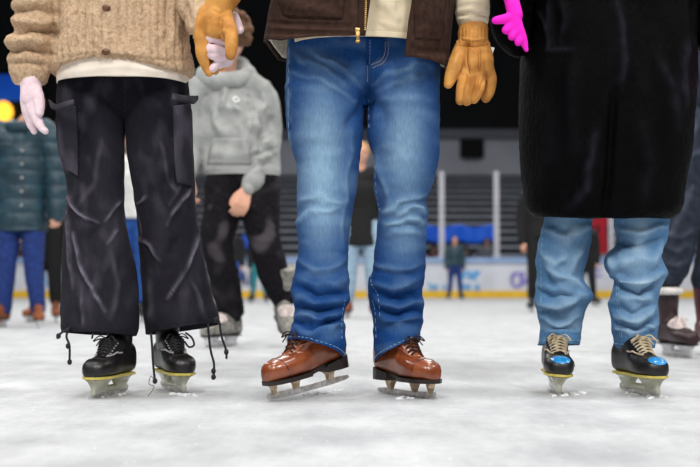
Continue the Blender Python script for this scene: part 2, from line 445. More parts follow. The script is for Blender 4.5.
    if t:
        for s in (-1, 1):
            sweep(bm, [t, t + V((.012, s * .02, .010)), t + V((.022, s * .036, -.006)), t + V((.006, s * .022, .001)), t], [.0021] * 5, 6, 4)
            sweep(bm, [t, t + V((.014, s * .012, .002)), t + V((.03, s * .022, -.018))], [.0019] * 3, 6, 4)
    sub('lace', bm_mesh(bm), lace); sub('eyelet', bm_mesh(be), 'silver' if kind != 'figure' else 'lace_brown')
    # facing flaps beside the tongue
    bm = bmesh.new()
    for s in (-1, 1):
        pts = [top(x, s * w * 1.28) for x, w in zip([rowsx[0] + .012] + rowsx, [hw[0] * .8] + hw)]; pts = [p for p in pts if p]
        if len(pts) > 2: sweep(bm, pts, [.0028] * len(pts), 6, 3)
    sub('facing_trim', bm_mesh(bm), {'figure': 'brown_leather', 'rental': 'silver' if not badge else 'lace_tan'}.get(kind, bootm))
    # toe-cap seam
    bm = bmesh.new(); pts = []
    for i in range(15):
        a = math.radians(-80 + 160 * i / 14); d = V((0, -math.sin(a), -math.cos(a)))
        h = bv.ray_cast(V((hx + .79 * L + .012 * math.cos(a), math.sin(a) * .2, zs + .02 + math.cos(a) * .2)), d)
        if h[0]: pts.append(h[0])
    if len(pts) > 3: sweep(bm, pts, [.0014] * len(pts), 5, 2); sub('toe_seam', bm_mesh(bm), 'dark_leather')
    if badge:
        bm = bmesh.new(); rows = []
        for i in range(9):
            row = []
            for j in range(9):
                u = (i / 8 - .5) * 2; w_ = (j / 8 - .5) * 2; uu = u * math.sqrt(1 - w_ * w_ / 2); ww = w_ * math.sqrt(1 - u * u / 2)
                d = V((-.75, 0, -.66)); h = bv.ray_cast(V((hx + .90 * L, ww * .029, zs + .043)) + V((-.66, 0, .75)) * uu * .021 - d * .3, d)
                row.append(bm.verts.new(h[0] - d * .0022 if h[0] else V((hx + .86 * L, ww * .02, zs + .05))))
            rows.append(row)
        for a, b in zip(rows, rows[1:]):
            for i in range(8): bm.faces.new((a[i], a[i + 1], b[i + 1], b[i]))
        sub('toe_badge', bm_mesh(bm), 'blue_badge')
    return mb

# ------------------------------------------------------------------ figures
def hand_tubes(bm, w, d, nrm, side, k=1.0, curl=.5, fat=1.0):
    """five-fingered hand: w wrist, d finger direction, nrm back-of-hand normal, side towards the thumb"""
    d = V(d).normalized(); nrm = V(nrm); nrm = (nrm - d * nrm.dot(d)).normalized(); s = V(side); s = (s - d * s.dot(d) - nrm * s.dot(nrm)).normalized()
    w = V(w)
    for q in (-.026, -.009, .009, .026):
        sweep(bm, [w + s * q * k * .7, w + d * .05 * k + s * q * k, w + d * .088 * k + s * q * k * 1.15], [.013 * k * fat, .014 * k * fat, .0125 * k * fat], 12)
    for q, ln in ((.03, .07), (.010, .080), (-.010, .075), (-.030, .058)):
        b = w + d * .085 * k + s * q * k; ln *= k; a1, a2, a3 = curl * .7, curl * 1.5, curl * 2.1
        p = [b]
        for a, f in ((a1, .45), (a2, .32), (a3, .23)): p.append(p[-1] + (d * math.cos(a) - nrm * math.sin(a) + s * q * 1.5) * ln * f)
        sweep(bm, p, [r * k * fat for r in (.0105, .0098, .0088, .0078)], 12)
    sweep(bm, [w + d * .015 * k + s * .022 * k, w + d * .045 * k + s * .043 * k - nrm * .006 * k, w + d * .075 * k + s * .052 * k - nrm * .014 * k, w + d * .097 * k + s * .050 * k - nrm * .02 * k], [r * k * fat for r in (.014, .0125, .0105, .009)], 12)
def head_parts(bm, c, face, k=1.0):
    f = V(face).normalized(); sx = f.cross(V((0, 0, 1))).normalized(); u = sx.cross(f)
    R = Matrix((sx, f, u)).transposed()
    ell(bm, c, (.074 * k, .092 * k, .112 * k), R)
    ell(bm, c + f * .018 * k - u * .055 * k, (.054 * k, .062 * k, .062 * k), R, 12)
    sweep(bm, [c + f * .085 * k + u * .012 * k, c + f * .105 * k - u * .022 * k], [.009 * k, .014 * k], 10)
    ell(bm, c + f * .075 * k + u * .03 * k, (.05 * k, .018 * k, .012 * k), R, 8)
    ell(bm, c + f * .076 * k - u * .055 * k, (.025 * k, .012 * k, .009 * k), R, 8)
    for s in (-1, 1): ell(bm, c + sx * s * .076 * k - u * .005 * k, (.008 * k, .018 * k, .03 * k), R, 8)
    return R, sx, f, u
def stand(x, Y, H, lift=.1, spread=.06, lean=0):
    z = lambda t: lift + t * H
    J = dict(head=(x + lean, Y, z(.93)), neck=(x + lean, Y, z(.83)), chest=(x + lean * .7, Y, z(.72)), belly=(x + lean * .3, Y, z(.6)), pelvis=(x, Y, z(.52)))
    for s, n in ((-1, 'l'), (1, 'r')):
        J['sh' + n] = (x + lean + s * .105 * H, Y, z(.80)); J['el' + n] = (x + lean + s * .135 * H, Y + .02, z(.62)); J['wr' + n] = (x + lean + s * .14 * H, Y - .04, z(.47))
        J['hip' + n] = (x + s * .052 * H, Y, z(.50)); J['kn' + n] = (x + s * (.052 * H + spread * .5), Y - .02, z(.27)); J['an' + n] = (x + s * (.052 * H + spread), Y + .02, z(.035))
    return {k: V(v) for k, v in J.items()}
def body_mesh(J, H, voxel, face=(0, -1, 0), hands=True, slim=1.0, hd=None, curl=.5):
    k = H / 1.75; bm = bmesh.new()
    sweep(bm, [J['pelvis'] - V((0, 0, .04 * k)), J['pelvis'], J['belly'], J['chest'], J['neck'] - V((0, 0, .07 * k))], [.09 * k * slim, .12 * k * slim, .115 * k * slim, .13 * k * slim, .07 * k], 20, flat=(V((0, 1, 0)), .75))
    sweep(bm, [J['neck'] - V((0, 0, .08 * k)), J['neck'], J['head'] - V((0, 0, .06 * k))], [.06 * k, .052 * k, .05 * k], 16)
    for n in 'lr':
        sweep(bm, [J['chest'] + V((0, 0, .08 * k)), J['sh' + n], J['el' + n], J['wr' + n]], [.06 * k, .05 * k * slim, .038 * k * slim, .027 * k], 14)
        sweep(bm, [J['pelvis'], J['hip' + n], J['kn' + n], J['an' + n] + V((0, 0, .02)), J['an' + n] - V((0, 0, .02 * k))], [.08 * k * slim, .08 * k * slim, .050 * k * slim, .029 * k, .028 * k], 14)
        toe = J.get('toe' + n) or (J['an' + n] + V((0, -.13 * k, -.055 * k)))
        sweep(bm, [J['an' + n] - V((0, 0, .012 * k)), J['an' + n].lerp(toe, .45) - V((0, 0, .006)), toe], [.03 * k, .027 * k, .02 * k], 12)
        if hands:
            s = -1 if n == 'l' else 1; h = (hd or {}).get(n)
            d = (h[0] if h else (J['wr' + n] - J['el' + n])); nr = h[1] if h else V((s, -.6, 0)); sd = h[2] if h else V((0, -1, 0))
            hand_tubes(bm, J['wr' + n], d, nr, sd, k * (h[3] if h and len(h) > 3 else 1), curl)
    head_parts(bm, J['head'], face, k)
    return remesh(bm, voxel, 3)
def eyes(root, c, face, k):
    f = V(face).normalized(); sx = f.cross(V((0, 0, 1))).normalized(); u = sx.cross(f)
    for s in (-1, 1):
        bm = bmesh.new(); ell(bm, c + f * .083 * k + sx * s * .03 * k + u * .01 * k, (.011 * k,) * 3, n=6); link('eye', bm_mesh(bm), M['eye'], root)
def hair(root, c, face, k, m, curly=0, vox=.008, longer=0):
    f = V(face).normalized(); bm = bmesh.new(); R = Matrix((f.cross(V((0, 0, 1))).normalized(), f, V((0, 0, 1)))).transposed()
    ell(bm, c - f * .022 * k + V((0, 0, .03 * k)), (.092 * k, .095 * k, .105 * k), R)
    if curly:
        for i in range(70):
            a = random.uniform(0, 6.28); z = random.uniform(-.55, 1); rr = math.sqrt(1 - z * z)
            v = V((rr * math.cos(a), rr * math.sin(a), z))
            if v.dot(f) > .45 and z < .45: continue
            ell(bm, c - f * .012 * k + V((v.x * .092, v.y * .1, .03 + v.z * .105)) * k, (.022 * k, .022 * k, .019 * k), n=6)
    if longer: sweep(bm, [c - f * .05 * k, c - f * .07 * k - V((0, 0, .14 * k)), c - f * .06 * k - V((0, 0, longer * k))], [.08 * k, .085 * k, .05 * k], 16)
    link('hair', remesh(bm, vox, 2), m, root)
def coat_mesh(J, H, voxel, thick=.03, hem=.50, sleeves=True, puff=0, wid=1.0, open_z=None, arml=1.0):
    k = H / 1.75; bm = bmesh.new(); base = J['pelvis']
    zb = hem
    pts = [V((base.x, base.y, zb)), (V((base.x, base.y, zb)) + J['belly']) / 2, J['belly'], J['chest'], J['neck'] - V((0, 0, .09 * k)), J['neck'] - V((0, 0, .03 * k))]
    rs = [(.165 * wid) * k + thick, (.16 * wid) * k + thick, .15 * k * wid + thick, .165 * k * wid + thick, .10 * k + thick * .6, .06 * k + thick * .4]
    sweep(bm, pts, rs, 24, flat=(V((0, 1, 0)), .72), ends=False)
    for n in 'lr':
        if sleeves:
            e = J['el' + n] + (J['wr' + n] - J['el' + n]) * arml
            sweep(bm, [J['chest'] + V((0, 0, .07 * k)), J['sh' + n], J['el' + n], e], [.075 * k + thick, .062 * k + thick, .052 * k + thick, .038 * k + thick * .8], 16)
    me = remesh(bm, voxel, 3)
    displace(me, wr=wrinkle(5 * min(1, voxel / .008), 8, 12, 6))
    if puff:
        for v in me.vertices: v.co += v.normal * (abs(math.sin(v.co.z * math.pi / .115)) ** .6 * puff - puff * .5)
    return me
def pants_mesh(J, H, voxel, thick=.02, wr=5, flare=1.0, fade_shine_f=None):
    k = H / 1.75; bm = bmesh.new()
    sweep(bm, [J['belly'] - V((0, 0, .05 * k)), J['pelvis'], J['pelvis'] - V((0, 0, .06 * k))], [.125 * k + thick, .135 * k + thick, .11 * k + thick], 20, flat=(V((0, 1, 0)), .78))
    for n in 'lr':
        sweep(bm, [J['pelvis'] + V((0, 0, 0)), J['hip' + n], (J['hip' + n] + J['kn' + n]) / 2, J['kn' + n], (J['kn' + n] + J['an' + n]) / 2, J['an' + n] + V((0, 0, .05 * k))],
              [.08 * k + thick, .09 * k + thick, .076 * k + thick, .058 * k + thick, .05 * k * flare + thick, .042 * k * flare + thick], 20)
    me = remesh(bm, voxel, 3); displace(me, wr=wrinkle(wr, 8, 17, 6), fade_shine_f=fade_shine_f); return me
def simple_skates(root, J, H, kind='hockey', bootm='black_boot', yaws=(-.3, .3), L=.28, lace='lace_white', detail=False):
    for n, yw in zip('lr', yaws):
        a = J['an' + n]; d = V((math.sin(yw), -math.cos(yw), 0)); k = L; J['toe' + n] = a + d * .14 - V((0, 0, .06))
        skate(root, kind, L, V((a.x, a.y, 0)) + d * (.42 + .5 - .2) * L, d, shaft=.14, detail=detail, bootm=bootm, lace=lace)
def bystander(label, x_px, foot_py, H, top, bottom, hairm='hair_dark', vox=.012, group=None, hem=None, kind='hockey', bootm='black_boot', J=None, face=(0, -1, 0), thick=.03,
              wid=1.0, skates=True, puff=0, spread=.06, hands=True, cname='jacket', longer=0, slim=1, curl=.5):
    g = G(x_px, foot_py); J = J or stand(g.x, g.y, H, lift=.1 if skates else 0, spread=spread)
    root = empty('person', (g.x, g.y, 0), label, 'person', group); k = H / 1.75
    if skates: simple_skates(root, J, H, kind, bootm)
    link('body', body_mesh(J, H, max(.006, vox * .7), face, hands=hands, slim=slim * .93, curl=curl), M['skin'], root)
    link(cname, coat_mesh(J, H, vox, thick, hem if hem else J['pelvis'].z - .02 * H, puff=puff, wid=wid), M[top], root)
    link('trousers', pants_mesh(J, H, vox), M[bottom], root)
    hair(root, J['head'], face, k, M[hairm], vox=max(.01, vox), longer=longer); eyes(root, J['head'], face, k)
    if not skates:
        for n in 'lr':
            bm = bmesh.new(); a = J['an' + n]; sweep(bm, [V((a.x, a.y + .03, .045)), V((a.x, a.y - .10, .038)), V((a.x, a.y - .17, .034))], [.042, .04, .032], 12)
            link('shoe', bm_mesh(bm), M[bootm], root)
    return root, J

# ================================================================== the rink
def simple(name, bm, m, kind=None, parent=None):
    o = link(name, bm_mesh(bm), m, parent, world=bool(parent), smooth=False); return tag(o, kind=kind)
ice = D.materials.new('ice'); ice.use_nodes = True
n = ice.node_tree.nodes; l = ice.node_tree.links; b = n['Principled BSDF']
tc = n.new('ShaderNodeTexCoord')
def nz(scale, det, vec=None, st=None):
    q = n.new('ShaderNodeTexNoise'); q.inputs['Scale'].default_value = scale; q.inputs['Detail'].default_value = det
    mp = n.new('ShaderNodeMapping'); l.new(tc.outputs['Object'], mp.inputs[0])
    if st: mp.inputs['Scale'].default_value = st[:3]; mp.inputs['Rotation'].default_value = (0, 0, st[3])
    l.new(mp.outputs[0], q.inputs[0]); return q
n1 = nz(3.2, 6); n2 = nz(34, 6); n3 = nz(9, 8, st=(1, .35, 1, .5)); n4 = nz(60, 3, st=(1, .05, 1, .7)); n5 = nz(60, 3, st=(1, .05, 1, -1.1))
def mathn(op, a, b_):
    q = n.new('ShaderNodeMath'); q.operation = op
    for i, v in enumerate((a, b_)):
        if isinstance(v, (int, float)): q.inputs[i].default_value = v
        else: l.new(v, q.inputs[i])
    return q.outputs[0]
mixv = mathn('ADD', mathn('MULTIPLY', n1.outputs[0], .45), mathn('ADD', mathn('MULTIPLY', n2.outputs[0], .3), mathn('MULTIPLY', n3.outputs[0], .35)))
r = n.new('ShaderNodeValToRGB'); r.color_ramp.elements[0].position = .42; r.color_ramp.elements[1].position = .66
r.color_ramp.elements[0].color = lin((170, 172, 175)); r.color_ramp.elements[1].color = lin((198, 200, 202)); l.new(mixv, r.inputs[0])
l.new(r.outputs[0], b.inputs['Base Color'])
rr = n.new('ShaderNodeMapRange'); rr.inputs[1].default_value = .35; rr.inputs[2].default_value = .65; rr.inputs[3].default_value = .5; rr.inputs[4].default_value = .85
l.new(n1.outputs[0], rr.inputs[0]); l.new(rr.outputs[0], b.inputs['Roughness'])
hsum = mathn('ADD', mathn('MULTIPLY', n2.outputs[0], .9), mathn('ADD', mathn('MULTIPLY', n4.outputs[0], .5), mathn('ADD', mathn('MULTIPLY', n5.outputs[0], .5), mathn('MULTIPLY', n3.outputs[0], 1.0))))
b.inputs['Specular IOR Level'].default_value = .3
bp = n.new('ShaderNodeBump'); bp.inputs['Strength'].default_value = .6; bp.inputs['Distance'].default_value = .012
l.new(hsum, bp.inputs['Height']); l.new(bp.outputs[0], b.inputs['Normal'])
bm = bmesh.new(); vs = [bm.verts.new(p) for p in ((-17, -6, 0), (17, -6, 0), (17, 34, 0), (-17, 34, 0))]; bm.faces.new(vs)
simple('floor', bm, ice, 'structure')

YB = 33.3
BOARD = mat('white_board', (198, 202, 212), (214, 218, 226), .4, 2)
RAIL = mat('pale_blue_rail', (128, 158, 204), (150, 176, 214), .4, 2)
KICK = mat('yellow_kick', (222, 176, 16), (236, 190, 34), .5, 4)
LOGO = mat('logo_blue', (70, 150, 214), (96, 170, 224), .5, 3); LOGO2 = mat('logo_violet', (120, 110, 186), (146, 136, 204), .5, 3)
LOGO3 = mat('logo_navy', (40, 44, 90), (60, 64, 110), .5, 3); 
board = empty('dasher_board', (0, YB, 0), 'long white rink board with advertising, blue top rail and yellow kick strip', 'rink board')
bm = bmesh.new(); add_box(bm, (0, YB + .06, .55), (34, .12, 1.0)); simple('panel', bm, BOARD, parent=board)
bm = bmesh.new(); add_box(bm, (0, YB + .04, 1.05), (34, .2, .14)); simple('cap_rail', bm, RAIL, parent=board)
bm = bmesh.new(); add_box(bm, (0, YB + .035, .10), (34, .15, .2)); simple('kick_strip', bm, KICK, parent=board)
def bz(py): return P(0, py, YB).z
def bx(px): return P(px, 280, YB).x
def strokes(name, lines, m, r=.035):
    for ln in lines:
        bm = bmesh.new(); sweep(bm, [V((bx(x), YB - .004, bz(y))) for x, y in ln], [r] * len(ln), 8, 5, flat=(V((0, 1, 0)), .12)); link(name, bm_mesh(bm), m, board)
# letter-like shapes of the blurred advertisements
strokes('advertisement', [[(463, 272), (463, 279)], [(463, 272), (467, 272)], [(463, 276), (466, 276)], [(469, 279), (470, 272), (473, 279)], [(475, 279), (475, 272), (479, 273), (475, 276)],
        [(462, 285), (462, 292)], [(462, 285), (466, 286), (466, 291), (462, 292)], [(469, 285), (469, 292), (473, 292)], [(475, 292), (477, 285), (479, 292)],
        [(444, 286), (444, 292)], [(448, 292), (450, 286), (452, 292)], [(429, 284), (433, 288), (429, 291)], [(436, 285), (436, 291)]], LOGO, .04)
strokes('advertisement', [[(514, 274), (512, 278), (513, 285), (518, 287), (521, 283), (521, 276), (517, 273), (514, 275)], [(523, 273), (523, 284), (527, 280), (530, 275)], [(530, 273), (532, 280), (537, 276)]], LOGO2, .05)
strokes('advertisement', [[(241, 285), (243, 271), (246, 285)], [(242, 280), (246, 280)], [(250, 271), (250, 285)], [(250, 271), (254, 273), (250, 278)]], LOGO3, .04)
strokes('advertisement', [[(44, 272), (44, 286)], [(49, 286), (50, 272), (54, 286)]], LOGO, .05)
strokes('advertisement', [[(596, 270), (600, 270)], [(596, 276), (601, 276)]], LOGO2, .04)
GLASS = D.materials.new('clear_glass'); GLASS.use_nodes = True
n = GLASS.node_tree.nodes; l = GLASS.node_tree.links; n.remove(n['Principled BSDF'])
tr = n.new('ShaderNodeBsdfTransparent'); tr.inputs[0].default_value = (.93, .95, .96, 1); gl = n.new('ShaderNodeBsdfGlossy'); gl.inputs['Roughness'].default_value = .05
fr = n.new('ShaderNodeFresnel'); fr.inputs[0].default_value = 1.3; ms = n.new('ShaderNodeMixShader'); l.new(fr.outputs[0], ms.inputs[0]); l.new(tr.outputs[0], ms.inputs[1]); l.new(gl.outputs[0], ms.inputs[2])
l.new(ms.outputs[0], n['Material Output'].inputs[0])
POST = mat('aluminium_post', (176, 176, 184), (196, 196, 204), .45, 5)
posts = [-14, 42, 99, 156, 213, 270, 328, 385, 442, 497, 555, 612, 669, 726]
for i, x in enumerate(posts):
    t = 'tall silver glass post on the rink board, '
    where = {442: 'just right of the middle jeans', 497: 'left of the black plush coat', 612: 'seen between the light blue jeans'}.get(x, None)
    r_ = empty('glass_post', (bx(x), YB + .06, 1.12), t + where if where else 'silver glass post on the rink board mostly hidden behind the skaters', 'post', 'posts holding the rink glass')
    bm = bmesh.new(); add_box(bm, (bx(x), YB + .06, 1.12 + 1.2), (.14 if x in (442, 497, 612) else .1, .07, 2.4)); simple('upright', bm, POST, parent=r_)
    bm = bmesh.new(); add_box(bm, (bx(x), YB + .06, 1.15), (.2, .10, .06)); simple('base_bracket', bm, POST, parent=r_)
    if i < len(posts) - 1:
        bm = bmesh.new(); add_box(bm, ((bx(x) + bx(posts[i + 1])) / 2, YB + .06, 1.12 + 1.15), ((posts[i + 1] - x) * YB / F - .23, .012, 2.3))
        g = simple('rink_glass', bm, GLASS); tag(g, 'clear rink glass pane between two silver posts above the board', 'glass', 'clear panes above the rink board')

# seating rising behind the glass
STEP = mat('bench_dark', (4, 4, 6), (9, 9, 12), .8, 1); NOSE = mat('bench_edge', (150, 152, 165), (176, 178, 190), .7, 1)
CONC = mat('concourse_grey', (180, 182, 194), (196, 198, 208), .8, .6); BLACK = mat('dark_upper', (6, 7, 9), (14, 15, 18), .9, 1)
nrow = 12
for i in range(nrow):
    y = 36.2 + i * .85; z = 1.25 + i * .285
    r_ = empty('bleacher_bench', (0, y, 0), ['dark seating row, lowest just above the rink board', 'dark seating row, topmost below the grey concourse wall'][i > 0] if i in (0, nrow - 1)
               else 'dark row of arena seating with a grey front edge behind the glass', 'seating row', 'rows of seating behind the glass')
    bm = bmesh.new(); add_box(bm, (0, y + .4245, z / 2 - .002), (44, .848, z - .005)); simple('riser', bm, STEP, parent=r_)
    bm = bmesh.new(); add_box(bm, (0, y + .03, z + .005), (44, .06, .085)); simple('front_edge', bm, NOSE, parent=r_)
    bm = bmesh.new()
    add_box(bm, (0, y + .5, z + .10), (44, .06, .2)); simple('backrest', bm, STEP, parent=r_)
bm = bmesh.new(); add_box(bm, (0, 46.9, 2.3 + 2.05), (60, .3, 4.1)); add_box(bm, (0, 46.9, .6), (60, .3, 3.4)); simple('wall_back', bm, CONC, 'structure')
bm = bmesh.new(); add_box(bm, (0, 46.6, 4.1 + 6.8 + 1.5), (60, .3, 12)); simple('wall_upper', bm, BLACK, 'structure')
RL = mat('rail_grey', (90, 92, 104), (104, 106, 116), .6, 1)
bm = bmesh.new(); add_box(bm, (0, 46.5, 6.25), (60, .14, .35)); simple('trim_1', bm, RL, 'structure')
def onwall(x0, y0, x1, y1, Y):
    a = P(x0, y0, Y); c = P(x1, y1, Y); return V(((a.x + c.x) / 2, Y, (a.z + c.z) / 2)), (abs(c.x - a.x), .08, abs(a.z - c.z))
c, s = onwall(460, 139, 484, 158, 46.6); r_ = empty('wall_screen', (c.x, 46.7, c.z - s[2] / 2), 'black rectangular screen on the grey concourse wall', 'screen')
bm = bmesh.new(); add_box(bm, c, s); simple('panel', bm, BLACK, parent=r_)
bm = bmesh.new(); add_box(bm, c + V((0, -.01, -s[2] / 2 - .06)), (s[0] * .7, .1, .06)); simple('bracket', bm, RL, parent=r_)
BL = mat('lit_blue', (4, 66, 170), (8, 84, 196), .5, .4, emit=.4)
OR = mat('lit_orange', (255, 150, 20), (255, 190, 60), .5, .4, emit=2)
c, s = onwall(384, 226, 494, 242, 35.2); r_ = empty('banner', (c.x, 35.2, 0), 'long bright blue banner behind the glass at seat level', 'banner')
def cloth_box(c, s, nx=60, dy=.05):
    bm = bmesh.new(); fr_ = []
    for j in range(7):
        row = []
        for i in range(nx + 1):
            x = c.x - s[0] / 2 + s[0] * i / nx; z = c.z - s[2] / 2 + s[2] * j / 6
            row.append(V((x, c.y + dy * math.sin(i * .9) * .5 + dy * noise.noise(V((x * 2, z * 3, 1))), z + .04 * math.sin(i * .35))))
        fr_.append(row)
    add_rings(bm, fr_, closed=False, cap=False); return solidify(bm_mesh(bm), .02)
link('cloth', cloth_box(c, s), BL, r_)
bm = bmesh.new()
for k in range(5): add_box(bm, (c.x - s[0] / 2 + s[0] * k / 4, c.y + .08, (c.z + s[2] / 2) / 2), (.04, .04, c.z + s[2] / 2)); simple('support_post', bm, RL, parent=r_); bm = bmesh.new()
bm.free()
c, s = onwall(214, 236, 262, 250, 35.2); r_ = empty('banner', (c.x, 35.2, 0), 'short blue banner seen between the legs of the skater in the grey hoodie', 'banner')
link('cloth', cloth_box(c, s, 30), BL, r_)
bm = bmesh.new()
for k in (0, 1): add_box(bm, (c.x - s[0] / 2 + s[0] * k, c.y + .08, (c.z + s[2] / 2) / 2), (.04, .04, c.z + s[2] / 2)); simple('support_post', bm, RL, parent=r_); bm = bmesh.new()
bm.free()
c, s = onwall(-6, 75, 39, 101, 46.3); r_ = empty('lit_sign', (c.x, 46.4, c.z), 'glowing blue sign high on the dark wall at far left', 'sign')
bm = bmesh.new(); add_box(bm, c, (s[0], .2, s[2])); simple('face', bm, BL, parent=r_)
bm = bmesh.new(); add_box(bm, c + V((0, .06, 0)), (s[0] + .15, .2, s[2] + .15)); simple('frame', bm, BLACK, parent=r_)
c, s = onwall(-8, 101, 13, 123, 46.1); r_ = empty('wall_lamp', (c.x, 46.4, c.z), 'round glowing orange lamp below the blue sign at far left', 'lamp')
bm = bmesh.new(); ell(bm, c, (s[0] / 2, .2, s[2] / 2)); link('globe', bm_mesh(bm), OR, r_)
bm = bmesh.new(); add_box(bm, c + V((0, .22, 0)), (.2, .25, .2)); simple('mount', bm, BLACK, parent=r_)

# ================================================================== people at the boards and beyond
bystander('small skater in black top with blue trousers standing at the far board', 455, 300, 1.42, 'puffer', 'navy', vox=.02, kind='hockey')
def spectator(x, ytop, top, hairm, label, Y=34.6, H=None, lift=.012):
    z = P(x, ytop, Y); H = H or z.z - lift; J = stand(z.x, Y, H, lift=lift, spread=.03)
    root = empty('person', (z.x, Y, lift), label, 'person', 'onlookers behind the rink glass')
    link('body', body_mesh(J, H, .02, hands=False), M['skin'], root); link('jacket', coat_mesh(J, H, .03), M[top], root)
    link('trousers', pants_mesh(J, H, .03), M['black_cloth'], root); hair(root, J['head'], (0, -1, 0), 1, M[hairm], vox=.02); eyes(root, J['head'], (0, -1, 0), 1)
    for n_ in 'lr':
        bm = bmesh.new(); a = J['an' + n_]; sweep(bm, [a + V((0, .03, -.02)), a + V((0, -.16, -.03))], [.05, .04], 10); link('shoe', bm_mesh(bm), M['black_cloth'], root)
spectator(487, 238, 'grey_cloth', 'hair_brown', 'onlooker with brown hair in grey behind the glass, left of the coat')
spectator(434, 245, 'maroon', 'hair_dark', 'dark-haired onlooker in maroon behind the glass beside the middle jeans')
spectator(466, 247, 'black_cloth', 'hair_dark', 'dark-haired onlooker in black behind the glass near the blue banner')
spectator(602, 203, 'red', 'hair_dark', 'onlooker in a red jacket seen between the light blue jeans', Y=36.44, H=1.75, lift=1.28)
spectator(235, 246, 'grey_cloth', 'hair_brown', 'onlooker in grey behind the glass under the short blue banner')
spectator(18, 240, 'maroon', 'hair_blond', 'onlooker behind the glass seen between the navy jeans')
bystander('skater in a dark top and blue trousers at the board, seen beneath the hoodie', 232, 304, 1.35, 'black_cloth', 'blue_cloth', vox=.02, group=None)
bystander('skater in teal trousers at the board, seen beside the hoodie wearer\'s leg', 259, 303, 1.3, 'black_cloth', 'teal_cloth', vox=.02)
bystander('skater in a black coat and light jeans framed between the middle blue jeans', 361, 318, 1.74, 'black_cloth', 'pale_denim', hairm='hair_blond', vox=.012, hem=.75, kind='brown', bootm='brown_suede', spread=.04)
bystander('skater in white top and navy jeans glimpsed between the black cargo legs', 131, 322, 1.72, 'white_cloth', 'blue_cloth', vox=.012, spread=.01)
bystander('skater all in black standing behind the black plush coat, hand held out', 541, 312, 1.72, 'black_cloth', 'black_cloth', vox=.012, spread=.02)
bystander('skater in black trousers standing behind the teal puffer jacket', 46, 322, 1.60, 'black_cloth', 'black_cloth', vox=.012, kind='brown', bootm='brown_suede', hem=.95, spread=.0)
bystander('distant skater in dark clothes glimpsed beside the light blue jeans', 586, 306, 1.35, 'black_cloth', 'black_cloth', vox=.02)

# teal puffer jacket
g = G(20, 327); J = stand(g.x, g.y, 1.72, lift=.09, spread=.05)
J['wrl'] = P(-20, 212, g.y); J['ell'] = P(-22, 165, g.y); J['wrr'] = P(57, 212, g.y - .05); J['elr'] = P(56, 165, g.y)
J['shr'] = P(44, 132, g.y); J['shl'] = P(-8, 132, g.y); J['head'] = P(33, 107, g.y); J['neck'] = P(24, 122, g.y)
J['anl'] = P(4, 315, g.y); J['anr'] = P(38, 315, g.y); J['knl'] = P(6, 268, g.y - .03); J['knr'] = P(34, 268, g.y - .03)
root, J = bystander('person in a quilted teal puffer jacket and navy jeans at left', 20, 327, 1.72, 'puffer', 'navy', hairm='hair_brown', vox=.008, J=J, thick=.05, hem=P(20, 231, g.y).z, puff=.014,
    kind='brown', bootm='brown_suede', cname='puffer_jacket', wid=1.0, curl=.9)
bm = bmesh.new()
for k in range(5): ell(bm, V((g.x + .05, g.y - .185, 1.42 - k * .11)), (.012, .008, .012), n=6)
link('snap_button', bm_mesh(bm), M['silver'], root)
bm = bmesh.new(); c = J['neck'] - V((0, 0, .03)); sweep(bm, [c + V((.11 * math.cos(a), .09 * math.sin(a) - .01, .02 * math.sin(a))) for a in (2 * math.pi * i / 12 for i in range(13))], [.045] * 13, 12)
link('collar', bm_mesh(bm), M['puffer'], root)

# grey hoodie
g = G(245, 347); Y = g.y; q = lambda x, y, d=0: P(x, y, Y + d)
J = dict(head=q(229, 38, -.08), neck=q(226, 72, -.02), chest=q(232, 108), belly=q(238, 140), pelvis=q(241, 172),
         shl=q(201, 92), ell=q(194, 135), wrl=q(190, 178, -.05), shr=q(257, 92), elr=q(267, 140, .05), wrr=q(246, 190, -.14),
         hipl=q(228, 182), knl=q(217, 240, -.06), anl=q(212, 305, .06), hipr=q(257, 182), knr=q(264, 240, -.04), anr=q(286, 305, .10))
SK = [dict(kind='hockey', L=.30, front=G(206, 348), dirv=(-.55, -.83)), dict(kind='hockey', L=.30, front=V((P(289, 340, Y).x, Y - .10, 0)), dirv=(.25, -.97), pitch=.35, lift=.02)]
for n_, k_ in zip('lr', SK): J['an' + n_], J['toe' + n_] = skate_pose(**k_)[2:]
root = empty('person', (g.x, g.y, 0), 'skater in a light grey hoodie and distressed black jeans behind the joined hands', 'person')
face = (-.45, -.85, -.3)
link('body', body_mesh(J, 1.78, .006, face, hd={'r': ((-.25, -.35, -1), (.5, -.9, .2), (-1, -.4, 0), 1.05)}, slim=.9, curl=.75), M['skin'], root)
eyes(root, J['head'], face, 1.0); hair(root, J['head'], face, 1.14, M['hair_brown'], curly=1, vox=.006)
bm = bmesh.new()
sweep(bm, [q(241, 172), q(240, 150), q(235, 120), q(231, 98), q(228, 84)], [.205, .215, .205, .185, .10], 28, flat=(V((0, 1, 0)), .68), ends=False)
for n_, ws in (('l', q(189, 170, -.04)), ('r', q(252, 183, -.12))):
    sh, el = J['sh' + n_], J['el' + n_]
    sweep(bm, [J['chest'] + V((0, 0, .08)), sh, el, ws], [.10, .092, .078, .052], 20)
hm = remesh(bm, .006, 4)
